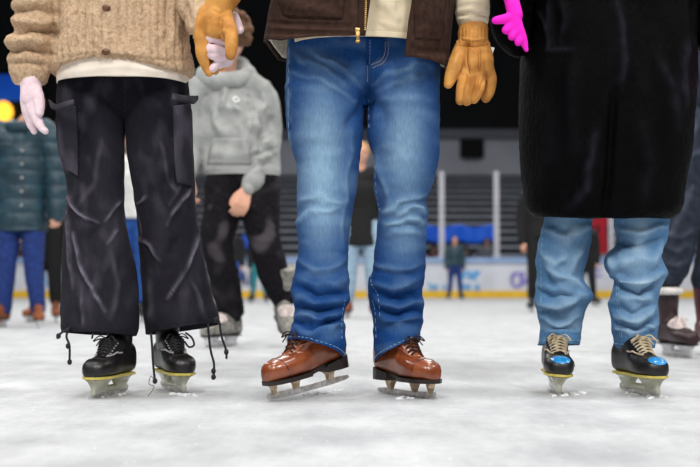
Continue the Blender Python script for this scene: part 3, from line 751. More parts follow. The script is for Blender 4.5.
F_ = [([(204, 98), (212, 130), (206, 160)], 4, -7, 0), ([(256, 98), (262, 130), (256, 168)], 3, -9, 0), ([(210, 150), (228, 158), (250, 152)], 4, 6, 0), ([(222, 100), (240, 112), (250, 128)], 4, 6, 0), ([(262, 158), (252, 176)], 4, 7, 0), ([(236, 95), (240, 125), (244, 150)], 4, 9, 0), ([(222, 85), (226, 110)], 4, 8, 0), ([(262, 100), (256, 130)], 5, 10, 0), ([(270, 140), (255, 152)], 4, 10, 0), ([(272, 152), (256, 164)], 4, 10, 0),
      ([(215, 112), (222, 140)], 5, 7, 0), ([(250, 120), (246, 160)], 4, 8, 0), ([(246, 88), (254, 112)], 3, -8, 0), ([(268, 118), (276, 138)], 3, -8, 0)]
displace(hm, F_, lambda p, x, y, s: wrinkle(16, 5, 7, 8)(p, x, y, s), gain=3, warp=5); bv = BV(hm); link('hoodie', hm, M['hoodie'], root)
bm = bmesh.new()
rows = [(165.5, 205, 279, .72), (170, 204, 281, .72), (176, 206, 280, .72)]
link('waistband', rings_mesh([tube(rows, Y, .72, 60)]), M['hoodie'], root)
bm = bmesh.new(); c = J['neck']; cc = [c + V((.12 * math.cos(a), .11 * math.sin(a) + .02, .05 * math.sin(a) - .015)) for a in (2 * math.pi * i / 14 + math.pi / 2 for i in range(15))]
sweep(bm, cc, [.05] * 15, 14); sweep(bm, [c + V((-.06, .12, .04)), c + V((0, .15, .0)), c + V((.06, .12, .04))], [.07, .09, .07], 14)
h2 = remesh(bm, .007, 5); displace(h2, wr=wrinkle(6, 8, 10, 4)); link('hood', h2, M['hoodie'], root)
pm = patch(bv, [(212, 138), (207, 164)], [(246, 138), (252, 164)], 10, 10, .004, .006); link('pouch_pocket', pm, M['hoodie'], root)
for n_, x in (('l', 199), ('r', 253)):
    e, w_ = J['el' + n_], (q(189, 172, -.04) if n_ == 'l' else q(250, 184, -.12)); d_ = (w_ - e).normalized(); bm = bmesh.new(); sweep(bm, [w_ - d_ * .03, w_ + d_ * .03], [.052, .040], 18); link('cuff', bm_mesh(bm), M['hoodie'], root)
lm = line_on(bv, [(233, 99), (236, 97), (239, 100), (236, 102), (234, 100)], .005, .002); 
if lm: link('chest_logo', lm, M['white'], root)
pf = lambda x, y, p, nn: max(0, noise.noise(p * 12) - .12) * 2.2 * (1 if 205 < y < 262 else .3)
lg = pants_mesh({**J, 'belly': J['pelvis'] + V((0, 0, .05))}, 1.78, .007, .03, 9, 1.05, fade_shine_f=pf); link('jeans', lg, M['black_denim'], root)
skate(root, 'hockey', .30, P(203, 338, Y + .05) * V((1, 1, 0)) if False else G(206, 348), (-.55, -.83), shaft=.28, lace='lace_white', bootm='grey_boot')
skate(root, 'hockey', .30, V((P(289, 340, Y).x, Y - .10, 0)), (.25, -.97), pitch=.35, shaft=.28, lace='lace_white', bootm='grey_boot', lift=.02)

# far-right skater, charcoal trousers
g = G(676, 358); Y = g.y + .15; J = stand(P(690, 200, Y).x, Y, 1.8, lift=.1)
k = dict(hipl=(682, 70), knl=(680, 190), anl=(669, 300), hipr=(712, 70), knr=(716, 180), anr=(708, 300), pelvis=(697, 62))
for a, (x, y) in k.items(): J[a] = P(x, y, Y)
root = empty('person', (P(690, 300, Y).x, Y, 0), 'skater in charcoal trousers and maroon-trimmed skates at far right, behind the coat', 'person')
SK = [dict(kind='hockey', L=.31, front=G(691, 358.5), dirv=(.22, -.97)), dict(kind='hockey', L=.30, front=G(716, 356), dirv=(-.05, -1))]
for n_, k_ in zip('lr', SK): J['an' + n_], J['toe' + n_] = skate_pose(**k_)[2:]
link('body', body_mesh(J, 1.8, .01, slim=.85), M['skin'], root); link('jacket', coat_mesh(J, 1.8, .012, .04, hem=P(0, 78, Y).z), M['char'], root)
hair(root, J['head'], (0, -1, 0), 1, M['hair_dark'], vox=.012); eyes(root, J['head'], (0, -1, 0), 1)
R1 = tube([(50, 648, 704), (90, 650, 707), (130, 651, 709), (170, 653, 708), (200, 655, 706), (225, 657, 701), (242, 656, 696), (262, 657, 690), (275, 656, 686), (285, 657, 681)], Y, .95)
R2 = tube([(50, 690, 750), (130, 694, 748), (200, 697, 744), (250, 697, 738), (275, 692, 730), (288, 694, 727)], Y + .1, .95)
me = rings_mesh([R1, R2]); me = solidify(me, .004)
displace(me, [([(705, 150), (680, 160), (658, 158)], 4, 9, .5), ([(664, 245), (676, 251), (688, 246)], 3, 9, .35), ([(661, 262), (676, 266), (686, 260)], 3, 9, .3), ([(660, 232), (680, 238), (696, 228)], 3, 7, .3),
              ([(704, 100), (690, 140), (680, 190)], 6, 8, .5), ([(695, 180), (680, 215), (668, 240)], 5, 9, .5)], wrinkle(9, 6, 10, 6)); link('trousers', me, M['char'], root)
skate(root, 'hockey', .31, G(691, 358.5), (.22, -.97), shaft=.28, lace='lace_white', bootm='dark_maroon')
skate(root, 'hockey', .30, G(716, 356), (-.05, -1), shaft=.28, lace='lace_white', bootm='maroon')
bm = bmesh.new(); a = P(668, 291, Y); 
sweep(bm, [a + V((.056 * math.cos(t), .06 * math.sin(t), 0)) for t in (2 * math.pi * i / 16 for i in range(17))], [.018] * 17, 10); link('skate_collar', bm_mesh(bm), M['white_leather'], root)

# ================================================================== woman in the sherpa jacket
YW = 3.70
def fg_person(label, x, foot, Y, H, over, hd, hairm, slim=.85, face=(0, -1, 0), longer=.3, sk=()):
    c = P(x, 300, Y); J = stand(c.x, Y, H, lift=.11)
    for a, v in over.items(): J[a] = P(v[0], v[1], Y + (v[2] if len(v) > 2 else 0))
    root = empty('person', (c.x, Y, 0), label, 'person')
    for n_, k_ in zip('lr', sk): J['an' + n_], J['toe' + n_] = skate_pose(**{a: b_ for a, b_ in k_.items() if a in ('kind', 'L', 'front', 'dirv', 'pitch', 'roll', 'lift')})[2:]; skate(root, **k_)
    for n_ in 'lr':
        J['kn' + n_].y = J['hip' + n_].y + (J['an' + n_].y - J['hip' + n_].y) * .4
        J['kn' + n_].x += (J['kn' + n_].y - Y) / Y * J['kn' + n_].x
    link('body', body_mesh(J, H, .007, face, hd=hd, slim=slim), M['skin'], root)
    hair(root, J['head'], face, 1, M[hairm], vox=.01, longer=longer); eyes(root, J['head'], face, H / 1.75)
    return root, J
def trouser(root, name, legs, Y, folds, wr, m, fade_shine_f=None, tilts=(None, None), thick=.003, boxes=1.0, k=.88, n=110, step=1.5, hip=None):
    folds = [(a, w_ * (1.05 if m != 'cord' else .62), h_, f_ + (.06 if h_ > 0 and m.startswith('denim') else 0)) for a, w_, h_, f_ in folds]  # raised denim folds get extra brightness painted on their crests
    rg = [tube(r, 0, k, n, step, boxes, tilt=tilts[i], ycur=Y[i]) for i, r in enumerate(legs)]
    if hip: rg.append(tube(hip[0], 0, hip[1], n, step, .8, ycur=Y[0]))
    me = rings_mesh(rg)
    displace(me, folds, wr, fade_shine_f, gain=1.9 if m != 'cord' else 1.4, warp=6 if m != 'cord' else 4); me = solidify(me, thick)
    o = link(name, me, M[m], None); bv = BV(me)
    o.parent = root; me.transform(Matrix.Translation(-V(root.location)))
    return o, bv
def ydep(Yh, Ya, p0=150, p1=335):
    return lambda py: Yh + (Ya - Yh) * max(0, min(1, (py - p0) / (p1 - p0)))
wlabel = 'skater in a tan fleece button jacket and black cargo trousers, leftmost of the front three'
root, J = fg_person(wlabel, 127, 0, YW, 1.66, dict(wrl=(31, 84), ell=(34, -10), shl=(66, -125), shr=(186, -125), elr=(196, -50), wrr=(212, 16), hipl=(100, 105), hipr=(154, 105), knl=(98, 225), knr=(165, 225), anl=(112, 345), anr=(173, 345)),
    {'l': ((.28, -.1, -1), (-.7, -.7, 0), (1, -.3, 0),.42), 'r': ((.5, -.2, -1), (0, 1, 0), (1, 0, .4),.42)}, 'hair_dark',
    sk=(dict(kind='rental', L=.265, front=G(93, 399.5), dirv=(-.24, -.97), lace='lace_black'), dict(kind='rental', L=.27, front=G(184, 394.5), dirv=(.42, -.91), lace='lace_black')))
LL = [(62, 60, 124), (78, 59, 125), (100, 57, 125.5), (118, 57, 125.5), (135, 57.5, 124.5), (153, 60, 123.5), (165, 64, 123.3), (181, 67.5, 123.5), (197, 67, 124), (212, 66.5, 125), (237, 65, 127.5), (256, 64, 132), (274, 63.5, 135.5), (296, 62.5, 137.6), (325, 62.5, 137, .95), (334, 64, 135, 1.0)]
LR = [(62, 124, 186), (78, 124.5, 187), (100, 124.5, 189), (118, 124.5, 191), (145, 127.6, 193), (160, 129, 194), (181, 132, 194.5), (201, 135, 195.5), (230, 138, 198.5), (245, 139.5, 201), (274, 142, 207), (299, 143, 212), (316, 145, 217, .95), (329, 147, 219, 1.0)]
cf = [([(73, 234), (80, 258), (87, 281), (106, 310)], 3.4, 8, .85), ([(66, 196), (80, 215), (98, 223)], 3.2, 8, .8), ([(120, 198), (113, 210), (105, 223)], 3, 6, .6), ([(118, 232), (108, 245)], 3, 6, .5),
      ([(189, 190), (180, 205), (166, 226)], 3.2, 7, .8), ([(198, 230), (192, 250), (186, 266)], 2.6, 9, .85), ([(187, 262), (178, 282), (169, 299)], 3, 8, .7), ([(139, 238), (150, 246), (160, 262)], 3, 6, .7),
      ([(137, 205), (146, 196)], 2.4, 5, .6), ([(66, 215), (70, 245), (72, 290)], 4, 7, .4), ([(82, 285), (84, 310), (82, 330)], 4, 6, .3), ([(110, 250), (118, 285), (112, 320)], 6, 8, .2), ([(150, 270), (154, 305), (150, 325)], 6, 7, .2),
      ([(190, 280), (200, 300), (205, 318)], 5, 8, .25), ([(100, 140), (96, 180), (80, 205)], 6, 7, .2), ([(60, 135), (63, 160), (66, 190)], 2.5, 5, .7), ([(160, 140), (168, 180), (178, 196)], 5, 6, .25),
      ([(174, 150), (180, 185), (170, 205)], 2.6, 4, .4), ([(98, 262), (92, 240), (100, 228)], 5, -7, 0), ([(176, 240), (170, 256)], 5, -7, 0), ([(76, 300), (78, 325)], 2, -5, 0),
      ([(124, 205), (126, 230), (131, 258)], 1.5, 1, .7), ([(136, 205), (139, 240), (141, 270), (143, 300)], 1.5, 1, .5), ([(194, 195), (198, 232), (206, 268), (214, 308)], 1.6, 1, .8), ([(66, 180), (66, 215)], 1.5, 1, .7)]
def ctilt_l(py): return (0, 0) if py < 300 else ((py - 300) / 34 * 1.5, (py - 300) / 34 * -3)
def ctilt_r(py): t = max(0, (py - 270) / 59); return (-5.5 * t, -3 * t)
pants, bv = trouser(root, 'cargo_trousers', [LL, LR], (ydep(YW, J['anl'].y), ydep(YW, J['anr'].y)), cf, lambda p, x, y, s: wrinkle(6, 6, 9, 4)(p, x, y, s) + .0015 * noise.noise(p * 28), 'cord', fade_shine_f=lambda x, y, p, nn: .35 * max(0, noise.noise(V((p.x * 34, p.y * 30, p.z * 16)))) * max(0, .2 + noise.noise(p * 7)) + max(0, noise.noise(V((p.x * 14, p.y * 14, p.z * 5)))) * .10 + .05 * max(0, min(1, (y - 120) / 80)),  # worn mottling and velvet sheen, both put into the colour
                    tilts=(ctilt_l, ctilt_r), k=.8, boxes=.9, hip=([(60, 86, 163), (90, 86, 163), (108, 94, 156), (118, 106, 144), (124, 116, 134)], .72))
def addp(name, me, m, root=root): 
    if me and len(me.vertices):
        if 'pocket' in name: displace(me, fade_shine_f=lambda x, y, p, nn:   .07 + .4 * max(0, noise.noise(V((p.x * 20, p.y * 20, p.z * 9)))))
        return link(name, me, M[m], root)
# cargo pockets with flared flaps
addp('cargo_pocket', patch(bv, [(57, 108), (59, 150), (66, 168)], [(76, 106), (78, 150), (78, 176)], 10, 30, .006, .008), 'cord')
addp('cargo_pocket', patch(bv, [(173, 106), (174, 150), (177, 182)], [(191, 104), (192, 150), (192, 186)], 10, 30, .006, .008), 'cord')
def flap(pts, Yf, th=.006):
    bm = bmesh.new(); rows = []
    for j in range(5):
        row = []
        for i in range(len(pts)):
            (x, y0, d0), (y1, d1) = pts[i][:3], pts[i][3:]
            t = j / 4; row.append(P(x, y0 + (y1 - y0) * t, Yf + d0 + (d1 - d0) * t))
        rows.append(row)
    add_rings(bm, rows, closed=False, cap=False); return solidify(bm_mesh(bm), th, 0)
fd = [(48.5, 99, -.02, 101, -.04), (51, 101, -.06, 108, -.09), (54, 104, -.09, 110, -.12), (58, 105, -.11, 110, -.14), (63, 103, -.13, 109, -.155), (69, 101, -.15, 106, -.17), (74, 100, -.16, 105, -.18)]
addp('pocket_flap', flap(fd, YW), 'cord')
addp('pocket_flap', flap([(172, 94, -.17, 99, -.19), (178, 95, -.16, 101, -.18), (184, 96, -.13, 102, -.16), (190, 96, -.1, 103, -.12), (194, 96, -.05, 104, -.08), (197.5, 96, -.02, 100, -.03)], YW), 'cord')
th = [line_on(bv, [(x0, y) for x0, y in a], .0009, .0015, 14, dash=3) for a in ([(79, 105), (80, 140), (79, 176)], [(172, 104), (173, 145), (175, 186)], [(66, 200), (67.5, 230), (69, 270), (70, 320)], [(64, 325), (100, 331), (134, 328)], [(148, 325), (180, 323), (216, 314)], [(124.5, 80), (124.6, 100), (124.8, 118)])]
addp('stitching', join_me(th), 'lace_black'); th = [line_on(bv, a, .0008, .0022, 14, dash=3) for a in ([(49, 100), (54, 105), (60, 106), (70, 103)], [(173, 186), (183, 187), (192, 188)])]
def cord_tie(pts, Yc, r=.0035, knot=None):
    bm = bmesh.new(); w = [P(x, y, Yc + (d[0] if d else 0)) for x, y, *d in pts]; sweep(bm, w, [r] * len(w), 8, 5)
    if knot:
        for x, y in knot: ell(bm, P(x, y, Yc), (r * 2.1, r * 2.1, r * 2.6), n=8)
    return bm_mesh(bm)
addp('drawcord', cord_tie([(70, 327), (68, 331), (64, 331), (59, 335), (57.5, 338)], YW - .08, knot=[(67.5, 330.5), (58.5, 336)]), 'lace_black')
addp('drawcord', cord_tie([(68, 330), (66.5, 337), (69.5, 346), (69.5, 362)], YW - .08, knot=[(69.6, 362), (68, 346)]), 'lace_black')
addp('drawcord', cord_tie([(93, 334), (92, 338)], YW - .1, .003), 'lace_black')
addp('drawcord', cord_tie([(151, 334), (152, 345), (153, 362), (155, 382)], YW - .17, knot=[(155, 381)]), 'lace_black')
addp('drawcord', cord_tie([(186, 333), (192, 338), (194, 345), (189, 347), (185, 342)], YW - .17, .003), 'lace_black')
addp('drawcord', cord_tie([(208, 325), (209, 338), (211, 352), (214, 364), (213.5, 377)], YW - .08, knot=[(213.5, 371), (213.5, 377)]), 'lace_black')
addp('drawcord', cord_tie([(214, 319), (219, 321), (221.5, 336), (226, 350), (226.5, 358)], YW - .08, knot=[(216, 320), (226.3, 352)]), 'lace_black')
addp('loose_thread', cord_tie([(155, 382), (151, 376), (149, 384), (154, 386), (152, 391), (148, 396)], YW - .17, .001), 'lace_black')
# sherpa jacket: torso and two sleeves
R0 = tube([(-150, 100, 152), (-140, 78, 176), (-110, 66, 188), (-60, 62, 190), (-20, 58, 190), (0, 58, 190), (20, 57, 190.5), (40, 55, 191), (55, 52, 193), (64, 50.5, 194), (74, 51, 194), (77, 54, 191)], YW, .78, 150, 1.3, .85,
          tilt=lambda py: (0, 3.0 if py > 50 else 0))
def hemlift(rings):
    for ring in rings:
        for i, p in enumerate(ring):
            x, y = PX(p)
            if y > 50 and p.y < YW: 
                t = min(1, (y - 50) / 20); s_ = (x - 52) / 142
                lift = 13 * math.exp(-((s_ - .28) / .27) ** 2) + 8 * math.exp(-((s_ - .6) / .2) ** 2)
                p.z += lift * t / SCL(YW)
    return rings
R0 = hemlift(R0)
R1 = tube([(-140, 62, 100), (-125, 40, 88), (-80, 22, 72), (-40, 13, 62), (-10, 12, 59), (0, 14, 60), (7, 12, 60), (14, 15, 59), (22, 13, 58.5), (30, 14, 56), (36, 8, 54), (44, 6, 52.5), (51, 9, 52), (57, 7.5, 51), (64, 8, 51), (72, 10, 50), (80, 13, 47.5), (84, 16, 45)], YW - .03, .95, 90, 1.3)
bm = bmesh.new(); sweep(bm, [P(166, -128, YW), P(182, -100, YW), P(193, -40, YW - .05), P(199, 0, YW - .1), P(203, 22, YW - .12)], [.10, .10, .088, .068, .058], 40, 16); 
for r_ in (R0, R1): add_rings(bm, r_, cap=True)
sm = remesh(bm, .0055, 2)
def sherp(p, x, y, s):
    d = 0
    if 56 < x < 196 and y < 90: xx = (x + 1.5 * math.sin(y * .05)) % 8.2 - 4.1; d -= 9 * math.exp(-(xx / .9) ** 2) * (.8 + .5 * noise.noise(p * 25)) * (1 if y < 57 else .8)
    d += 2.4 * noise.noise(p * 90) + 1.6 * noise.noise(p * 160)
    return d / 1000 + .005 * noise.noise(p * 9)
sf = [([(8, 33), (30, 28), (56, 33)], 3, -15, 0), ([(12, 12), (36, 8), (58, 14)], 3, -11, 0), ([(7, 52), (24, 47), (52, 54)], 3, -15, 0), ([(9, 64), (28, 62), (50, 66)], 2.5, -9, 0), ([(12, 20), (40, 24), (57, 20)], 4, 10, 0),
      ([(8, 42), (30, 39), (53, 44)], 4, 10, 0), ([(58, 0), (56, 30), (53, 66)], 2, -10, 0), ([(56, 60), (90, 53), (125, 57), (160, 60), (192, 59)], 1.2, -5, 0), ([(118, 0), (119, 30), (120, 54)], 1.0, -3, 0), ([(70, 5), (72, 30), (66, 52)], 7, 8, 0),
      ([(180, 0), (176, 20), (168, 45)], 6, 9, 0), ([(168, 0), (170, 30), (160, 50)], 4, -7, 0), ([(186, 3), (190, 24)], 3, -8, 0), ([(150, 10), (152, 40)], 6, 6, 0), ([(92, 10), (96, 45)], 6, 5, 0)]
displace(sm, sf, sherp, fade_shine_f=lambda x, y, p, nn: .2 + .5 * noise.noise(p * 90) + (.7 if x > 189 and y < 40 else 0))
bvj = BV(sm); addp('fleece_jacket', sm, 'sherpa')
BUT = mat('horn_button', (40, 22, 14), (120, 74, 40), .35, 70); M['button'] = BUT
for x, y in ((106.5, 8), (106, 52), (107, -36), (107, -78)):
    bm = bmesh.new(); h = bvj.ray_cast(CAM, (P(x, y, 3) - CAM).normalized())[0]
    for a in range(2): ell(bm, h + V((0, -.003 + .003 * a, 0)), (.0125 - a * .003, .005, .0105 - a * .003), n=10)
    addp('button', bm_mesh(bm), 'button')
tt = tube([(20, 68, 180), (50, 62, 184), (66, 58, 188), (78, 57.5, 188.5), (84.5, 58, 188)], YW, .76, 120, 1.5, .88); m_ = solidify(rings_mesh([tt]), .003)
displace(m_, [([(60, 74), (120, 66), (187, 75)], 3, 3, 0)], wrinkle(3, 6, 8)); addp('undershirt', m_, 'tee')
tt = tube([(72, 15, 44), (80, 16, 43), (85, 18, 41.5)], YW - .03, .95, 50, 1.2); addp('shirt_cuff', solidify(rings_mesh([tt]), .003), 'tee')
# pink glove, left hand in the photo
def pxs(bm, pts, Y, n=14):
    sweep(bm, [P(x, y, Y + d) for x, y, r, d in pts], [r / SCL(Y) for x, y, r, d in pts], n)
bm = bmesh.new(); Yg = YW - .05
pxs(bm, [(30.5, 80, 10, 0), (31, 88, 10.5, 0), (32, 98, 11, -.01)], Yg, 20)
for pts in ([(26, 94, 6, 0), (27, 104, 6.4, -.005), (29, 114, 5.5, -.01), (31, 124, 4.2, -.01), (34, 131.5, 3.2, -.01)],
            [(30, 94, 6.5, -.01), (32, 106, 6.2, -.02), (36, 118, 5, -.03), (41, 127, 3.9, -.035), (45.5, 131, 3.3, -.04)],
            [(33, 96, 6, .015), (35, 108, 5.5, .015), (38, 119, 4.4, .01), (42, 128, 3.6, .005)],
            [(25, 96, 5, .03), (26, 108, 5, .03), (29, 120, 4, .025), (31, 127, 3.2, .02)],
            [(36, 90, 6, -.01), (38.5, 98, 5.8, -.025), (39.5, 107, 5.2, -.035), (39.5, 113, 4.3, -.04)]): pxs(bm, pts, Yg)
gm = remesh(bm, .0026, 4); displace(gm, wr=wrinkle(1.5, 20, 30)); addp('glove', gm, 'pink')
# her other glove, wrapped round the tan glove
bm = bmesh.new(); Yh = YW - .12
pxs(bm, [(203, 18, 12, .02), (210, 26, 12, .035), (220, 36, 13, .045), (226, 46, 12, .04)], Yh, 18)
for pts in ([(229, 42, 5.6, .03), (225, 41, 5.2, -.035), (214, 38, 4.9, -.068), (205, 38.5, 4.3, -.062)],
            [(230, 50, 5.6, .03), (225, 51, 5.2, -.035), (213, 49.5, 4.9, -.068), (205.5, 47, 4.2, -.062)],
            [(229, 58, 5.2, .03), (224, 58, 5.0, -.03), (215, 56, 4.6, -.06), (208, 53.5, 4.0, -.058)],
            [(228, 62, 5, .03), (224, 63, 4.6, -.02), (217, 65, 4.4, -.045), (212.5, 69, 3.9, -.05)],
            [(222, 28, 7, .04), (232, 17, 6, .03), (237, 23, 4.6, .0), (240, 30, 4, -.02)], [(228, 14, 5, .03), (236, 24, 5, .02), (233, 34, 5, .02)]): pxs(bm, pts, Yh)
gm = remesh(bm, .0026, 4); displace(gm, wr=wrinkle(1.2, 20, 30)); addp('glove', gm, 'pink')

# ================================================================== man in the middle
YM = 3.66
root, J = fg_person('skater in a brown vest, blue jeans and brown leather skates, middle of the front three', 362, 0, YM, 1.8,
    dict(shl=(296, -150), ell=(258, -70), wrl=(221, -14, -.13), shr=(430, -150), elr=(458, -60), wrr=(472, 28, -.02), hipl=(328, 80), hipr=(400, 80), knl=(325, 220), knr=(402, 220), anl=(318, 340), anr=(400, 340)),
    {'l': ((0, -.1, -1), (0, -1, 0), (1, 0, 0),.42), 'r': ((.1, -.1, -1), (.2, -1, 0), (-1, 0, 0),.42)}, 'hair_brown', longer=0,
    sk=(dict(kind='figure', L=.285, front=G(267.5, 402), dirv=(-.80, -.60), pitch=.17, lace='lace_brown', bootm='brown_leather', shaft=.13), dict(kind='figure', L=.285, front=G(436, 400), dirv=(.55, -.83), lace='lace_brown', bootm='brown_leather', shaft=.13)))
LL = [(20, 290, 364), (38, 288, 365), (57, 287.3, 366), (90, 286, 366), (105, 286, 365), (126, 286.8, 363.5), (140, 288, 362), (152, 292, 360.8), (166, 296.5, 359.5), (180, 297.8, 358), (195, 298.5, 355.5), (210, 299, 352.3), (225, 297.3, 350.5), (240, 298.3, 348.8), (256, 298.5, 348), (270, 295.8, 347),
      (282, 293, 348.3), (294, 291.8, 349.3), (306, 293, 347), (318, 295.3, 343.8), (328, 293.5, 344.2), (338, 291, 345, 1.1), (350, 289, 343, 1.2)]
LR = [(20, 365, 437), (38, 365.5, 438), (57, 366, 439), (90, 366, 440), (114, 366.3, 440.5), (126, 367, 440), (138, 368, 439.5), (150, 371, 439.3), (159, 373.4, 438.5), (180, 373.2, 433.5), (190, 374, 430), (201, 376.5, 426.3), (210, 378.3, 427.5), (215, 378.6, 429), (225, 377.5, 427), (240, 375.6, 426),
      (256, 374.5, 424.5), (270, 373.3, 424.8), (280, 370, 424), (294, 369, 421), (300, 370, 420.5), (315, 373.4, 423.5), (325, 373.6, 422), (339, 373.4, 419.8, 1.2), (351, 374.5, 420, 1.35)]
jf = [([(290, 58), (318, 64), (350, 90)], 4, 5, .2), ([(292, 72), (322, 82), (352, 98)], 3, 4, .18), ([(310, 50), (340, 66), (362, 92)], 3.5, 5, .14), ([(374, 92), (395, 80), (425, 76)], 4, 4, .2), ([(372, 84), (390, 70), (430, 64)], 3.5, 4, .2), ([(371, 100), (400, 96), (430, 99)], 5, 3, .1),
      ([(300, 204), (318, 198), (345, 200)], 4, 5, .25), ([(298, 225), (312, 214), (338, 206)], 3, 5, .3), ([(428, 212), (412, 206), (396, 212)], 3, 10, .6), ([(427, 222), (408, 217), (384, 226)], 4, 8, .45), ([(380, 214), (395, 200), (424, 194)], 4, 6, .35), ([(388, 236), (404, 230), (424, 236)], 4, 5, .2),
      ([(293, 262), (318, 270), (346, 262)], 4.5, 7, .12), ([(296, 280), (320, 286), (348, 276)], 4.5, 8, .1), ([(292, 294), (315, 305), (346, 296)], 4.5, 9, .1), ([(297, 312), (318, 322), (342, 312)], 4, 10, .12), ([(294, 326), (316, 334), (343, 326)], 3.5, 8, .1),
      ([(292, 302), (316, 314), (344, 304)], 3, -8, 0), ([(293, 319), (316, 328), (343, 319)], 2.6, -8, 0), ([(296, 288), (320, 296), (347, 288)], 2.8, -6, 0),
      ([(375, 262), (395, 270), (423, 262)], 4, 7, .1), ([(372, 285), (392, 290), (420, 278)], 4, 8, .12), ([(376, 300), (398, 308), (422, 298)], 4, 10, .12), ([(376, 318), (398, 326), (422, 316)], 4, 9, .1), ([(374, 294), (398, 300), (421, 289)], 2.8, -8, 0), ([(375, 310), (398, 317), (422, 308)], 2.8, -8, 0),
      ([(355, 130), (350, 170), (344, 210), (341, 250)], 3, 3, .12), ([(376, 150), (384, 180), (386, 205)], 3, 5, .2), ([(366, 44), (367, 66), (366.5, 96), (367, 118)], 3, -9, 0), ([(367, 92), (356, 112), (350, 130)], 5, -6, 0), ([(368, 92), (380, 108), (384, 128)], 5, -6, 0)]
def jfade(x, y, p, nn):
    f = .78 * math.exp(-((x - 322) / 21) ** 2 - ((y - 150) / 62) ** 2) + .70 * math.exp(-((x - 405) / 20) ** 2 - ((y - 145) / 58) ** 2)
    f += .42 * math.exp(-((x - 322) / 18) ** 2 - ((y - 215) / 42) ** 2) + .40 * math.exp(-((x - 403) / 18) ** 2 - ((y - 232) / 30) ** 2)
    f += .25 * max(0, noise.noise(V((p.x * 10, p.y * 4, p.z * 26))))
    f += .45 * math.exp(-((x - 289) / 2) ** 2) * (.5 + noise.noise(p * 40)) * (y < 240)
    return f if nn.y < .3 else f * .3
def t_l(py): t = max(0, (py - 285) / 65) ** 1.6; return (7.5 * t, -9 * t)
def t_r(py): t = max(0, (py - 285) / 66) ** 1.6; return (-11 * t, -7 * t)
jo, bv = trouser(root, 'jeans', [LL, LR], (ydep(YM, J['anl'].y - .01), ydep(YM, J['anr'].y)), jf, lambda p, x, y, s: wrinkle(3.5 + 5 * max(0, min(1, (y - 240) / 60)), 6, 16, 5)(p, x, y, s) + .0012 * noise.noise(V((p.x * 30, p.y * 30, p.z * 60))), 'denim', jfade, (t_l, t_r), k=.86, boxes=.93, hip=([(20, 326, 404), (70, 326, 404), (85, 335, 396), (98, 346, 386), (108, 356, 376)], .80))
def addm(name, me, m): 
    if me and len(me.vertices): return link(name, me, M[m], root)
# fly, seams and hem threads
addm('fly', patch(bv, [(366, 38), (366, 50), (366.5, 66)], [(385, 38), (383, 52), (370, 64)], 8, 12, .002, .003), 'denim')
th = [line_on(bv, [(385, 42), (385, 52), (381, 60), (371, 65)], .0009, .004, 20, dash=3), line_on(bv, [(388, 42), (388, 53), (383, 62.5), (372, 68)], .0009, .004, 20, dash=3), line_on(bv, [(367.5, 66), (367.5, 82)], .0009, .003, 40, dash=3), line_on(bv, [(370, 40), (370, 56), (369.5, 64)], .0008, .004, 20, dash=3)]
[addm('fly_stitching', t_, 'stitch') for t_ in th]
def ring_thread(rowsl, Yc, tiltf, k_, inset, py, r, dash, boxes, m, name, bvx):
    rg = tube([q_ for q_ in rowsl], 0, k_, 160, 1.2, boxes, tilt=tiltf, ycur=Yc)
    idx = max(0, len(rg) - 1 - int(round(py / 1.3))); ring = rg[idx]; c = sum(ring, V()) / len(ring); pts = []
    for p in ring + [ring[0]]:
        d = (p - c).normalized(); h = bvx.ray_cast(c + d * .35 * 0 + d * .5, -d)
        pts.append((h[0] + d * .0012) if h[0] is not None and (h[0] - p).length < .04 else p + d * .003)
    bm = bmesh.new(); i = 0
    while i < len(pts) - dash: sweep(bm, pts[i:i + dash], [r] * dash, 5, 1); i += dash + (0 if dash > 100 else 1)
    return bm_mesh(bm)
hs = []
for rows_, Yc, tl in ((LL, ydep(YM, J['anl'].y - .01), t_l), (LR, ydep(YM, J['anr'].y), t_r)):
    for py in (4.5,): hs.append(ring_thread(rows_, Yc, tl, .86, 0, py, .0011, 3, .93, 'stitch', 'x', bv))
    hs.append(ring_thread(rows_, Yc, tl, .86, 0, .4, .0022, 161, .93, 'stitch', 'x', bv))
[addm('hem_stitching', t_, 'stitch_blue') for t_ in hs]
th = [line_on(bv, a, .0009, .002, 16, dash=3) for a in ([(372, 300), (375, 312), (376, 340)], [(373, 262), (371, 282), (378, 296), (380, 320)], [(345, 300), (342, 318), (342, 340)], [(289, 60), (288, 100), (289, 140)], [(374.5, 160), (376, 190), (380, 212)], [(368.5, 100), (369, 130)])]
[addm('seam_stitching', t_, 'stitch_blue') for t_ in th]
# shirt
tt = tube([(-160, 330, 396), (-148, 302, 424), (-100, 288, 438), (-40, 290, 436), (0, 292, 434), (20, 292, 434), (36, 291.5, 434.5), (47, 291, 435)], YM, .74, 120, 2, .9, tilt=lambda py: (1, 0)); sm = solidify(rings_mesh([tt]), .003)
displace(sm, [([(380, 0), (392, 12), (400, 22)], 4, 7, 0), ([(376, 20), (390, 26), (404, 30)], 3, 5, 0), ([(402, 2), (396, 14)], 3, -6, 0)], wrinkle(5, 5, 7, 3))
addm('shirt', sm, 'cream_knit'); 
tt = tube([(42, 290.5, 435.5), (45, 290.5, 435.8), (47.5, 290.5, 435.5)], YM, .75, 120, 1.2, .9, tilt=lambda py: (1, 0)); addm('shirt_hem', solidify(rings_mesh([tt]), .003), 'cream_knit')
bm = bmesh.new()
R1 = tube([(-150, 404, 440), (-130, 416, 466), (-80, 436, 486), (-50, 444, 492), (-20, 451, 492), (-6, 454, 490), (4, 455.5, 489), (12, 455, 489.5), (19, 457, 488.5), (26, 459, 487)], YM - .02, .95, 70, 1.2); add_rings(bm, R1)
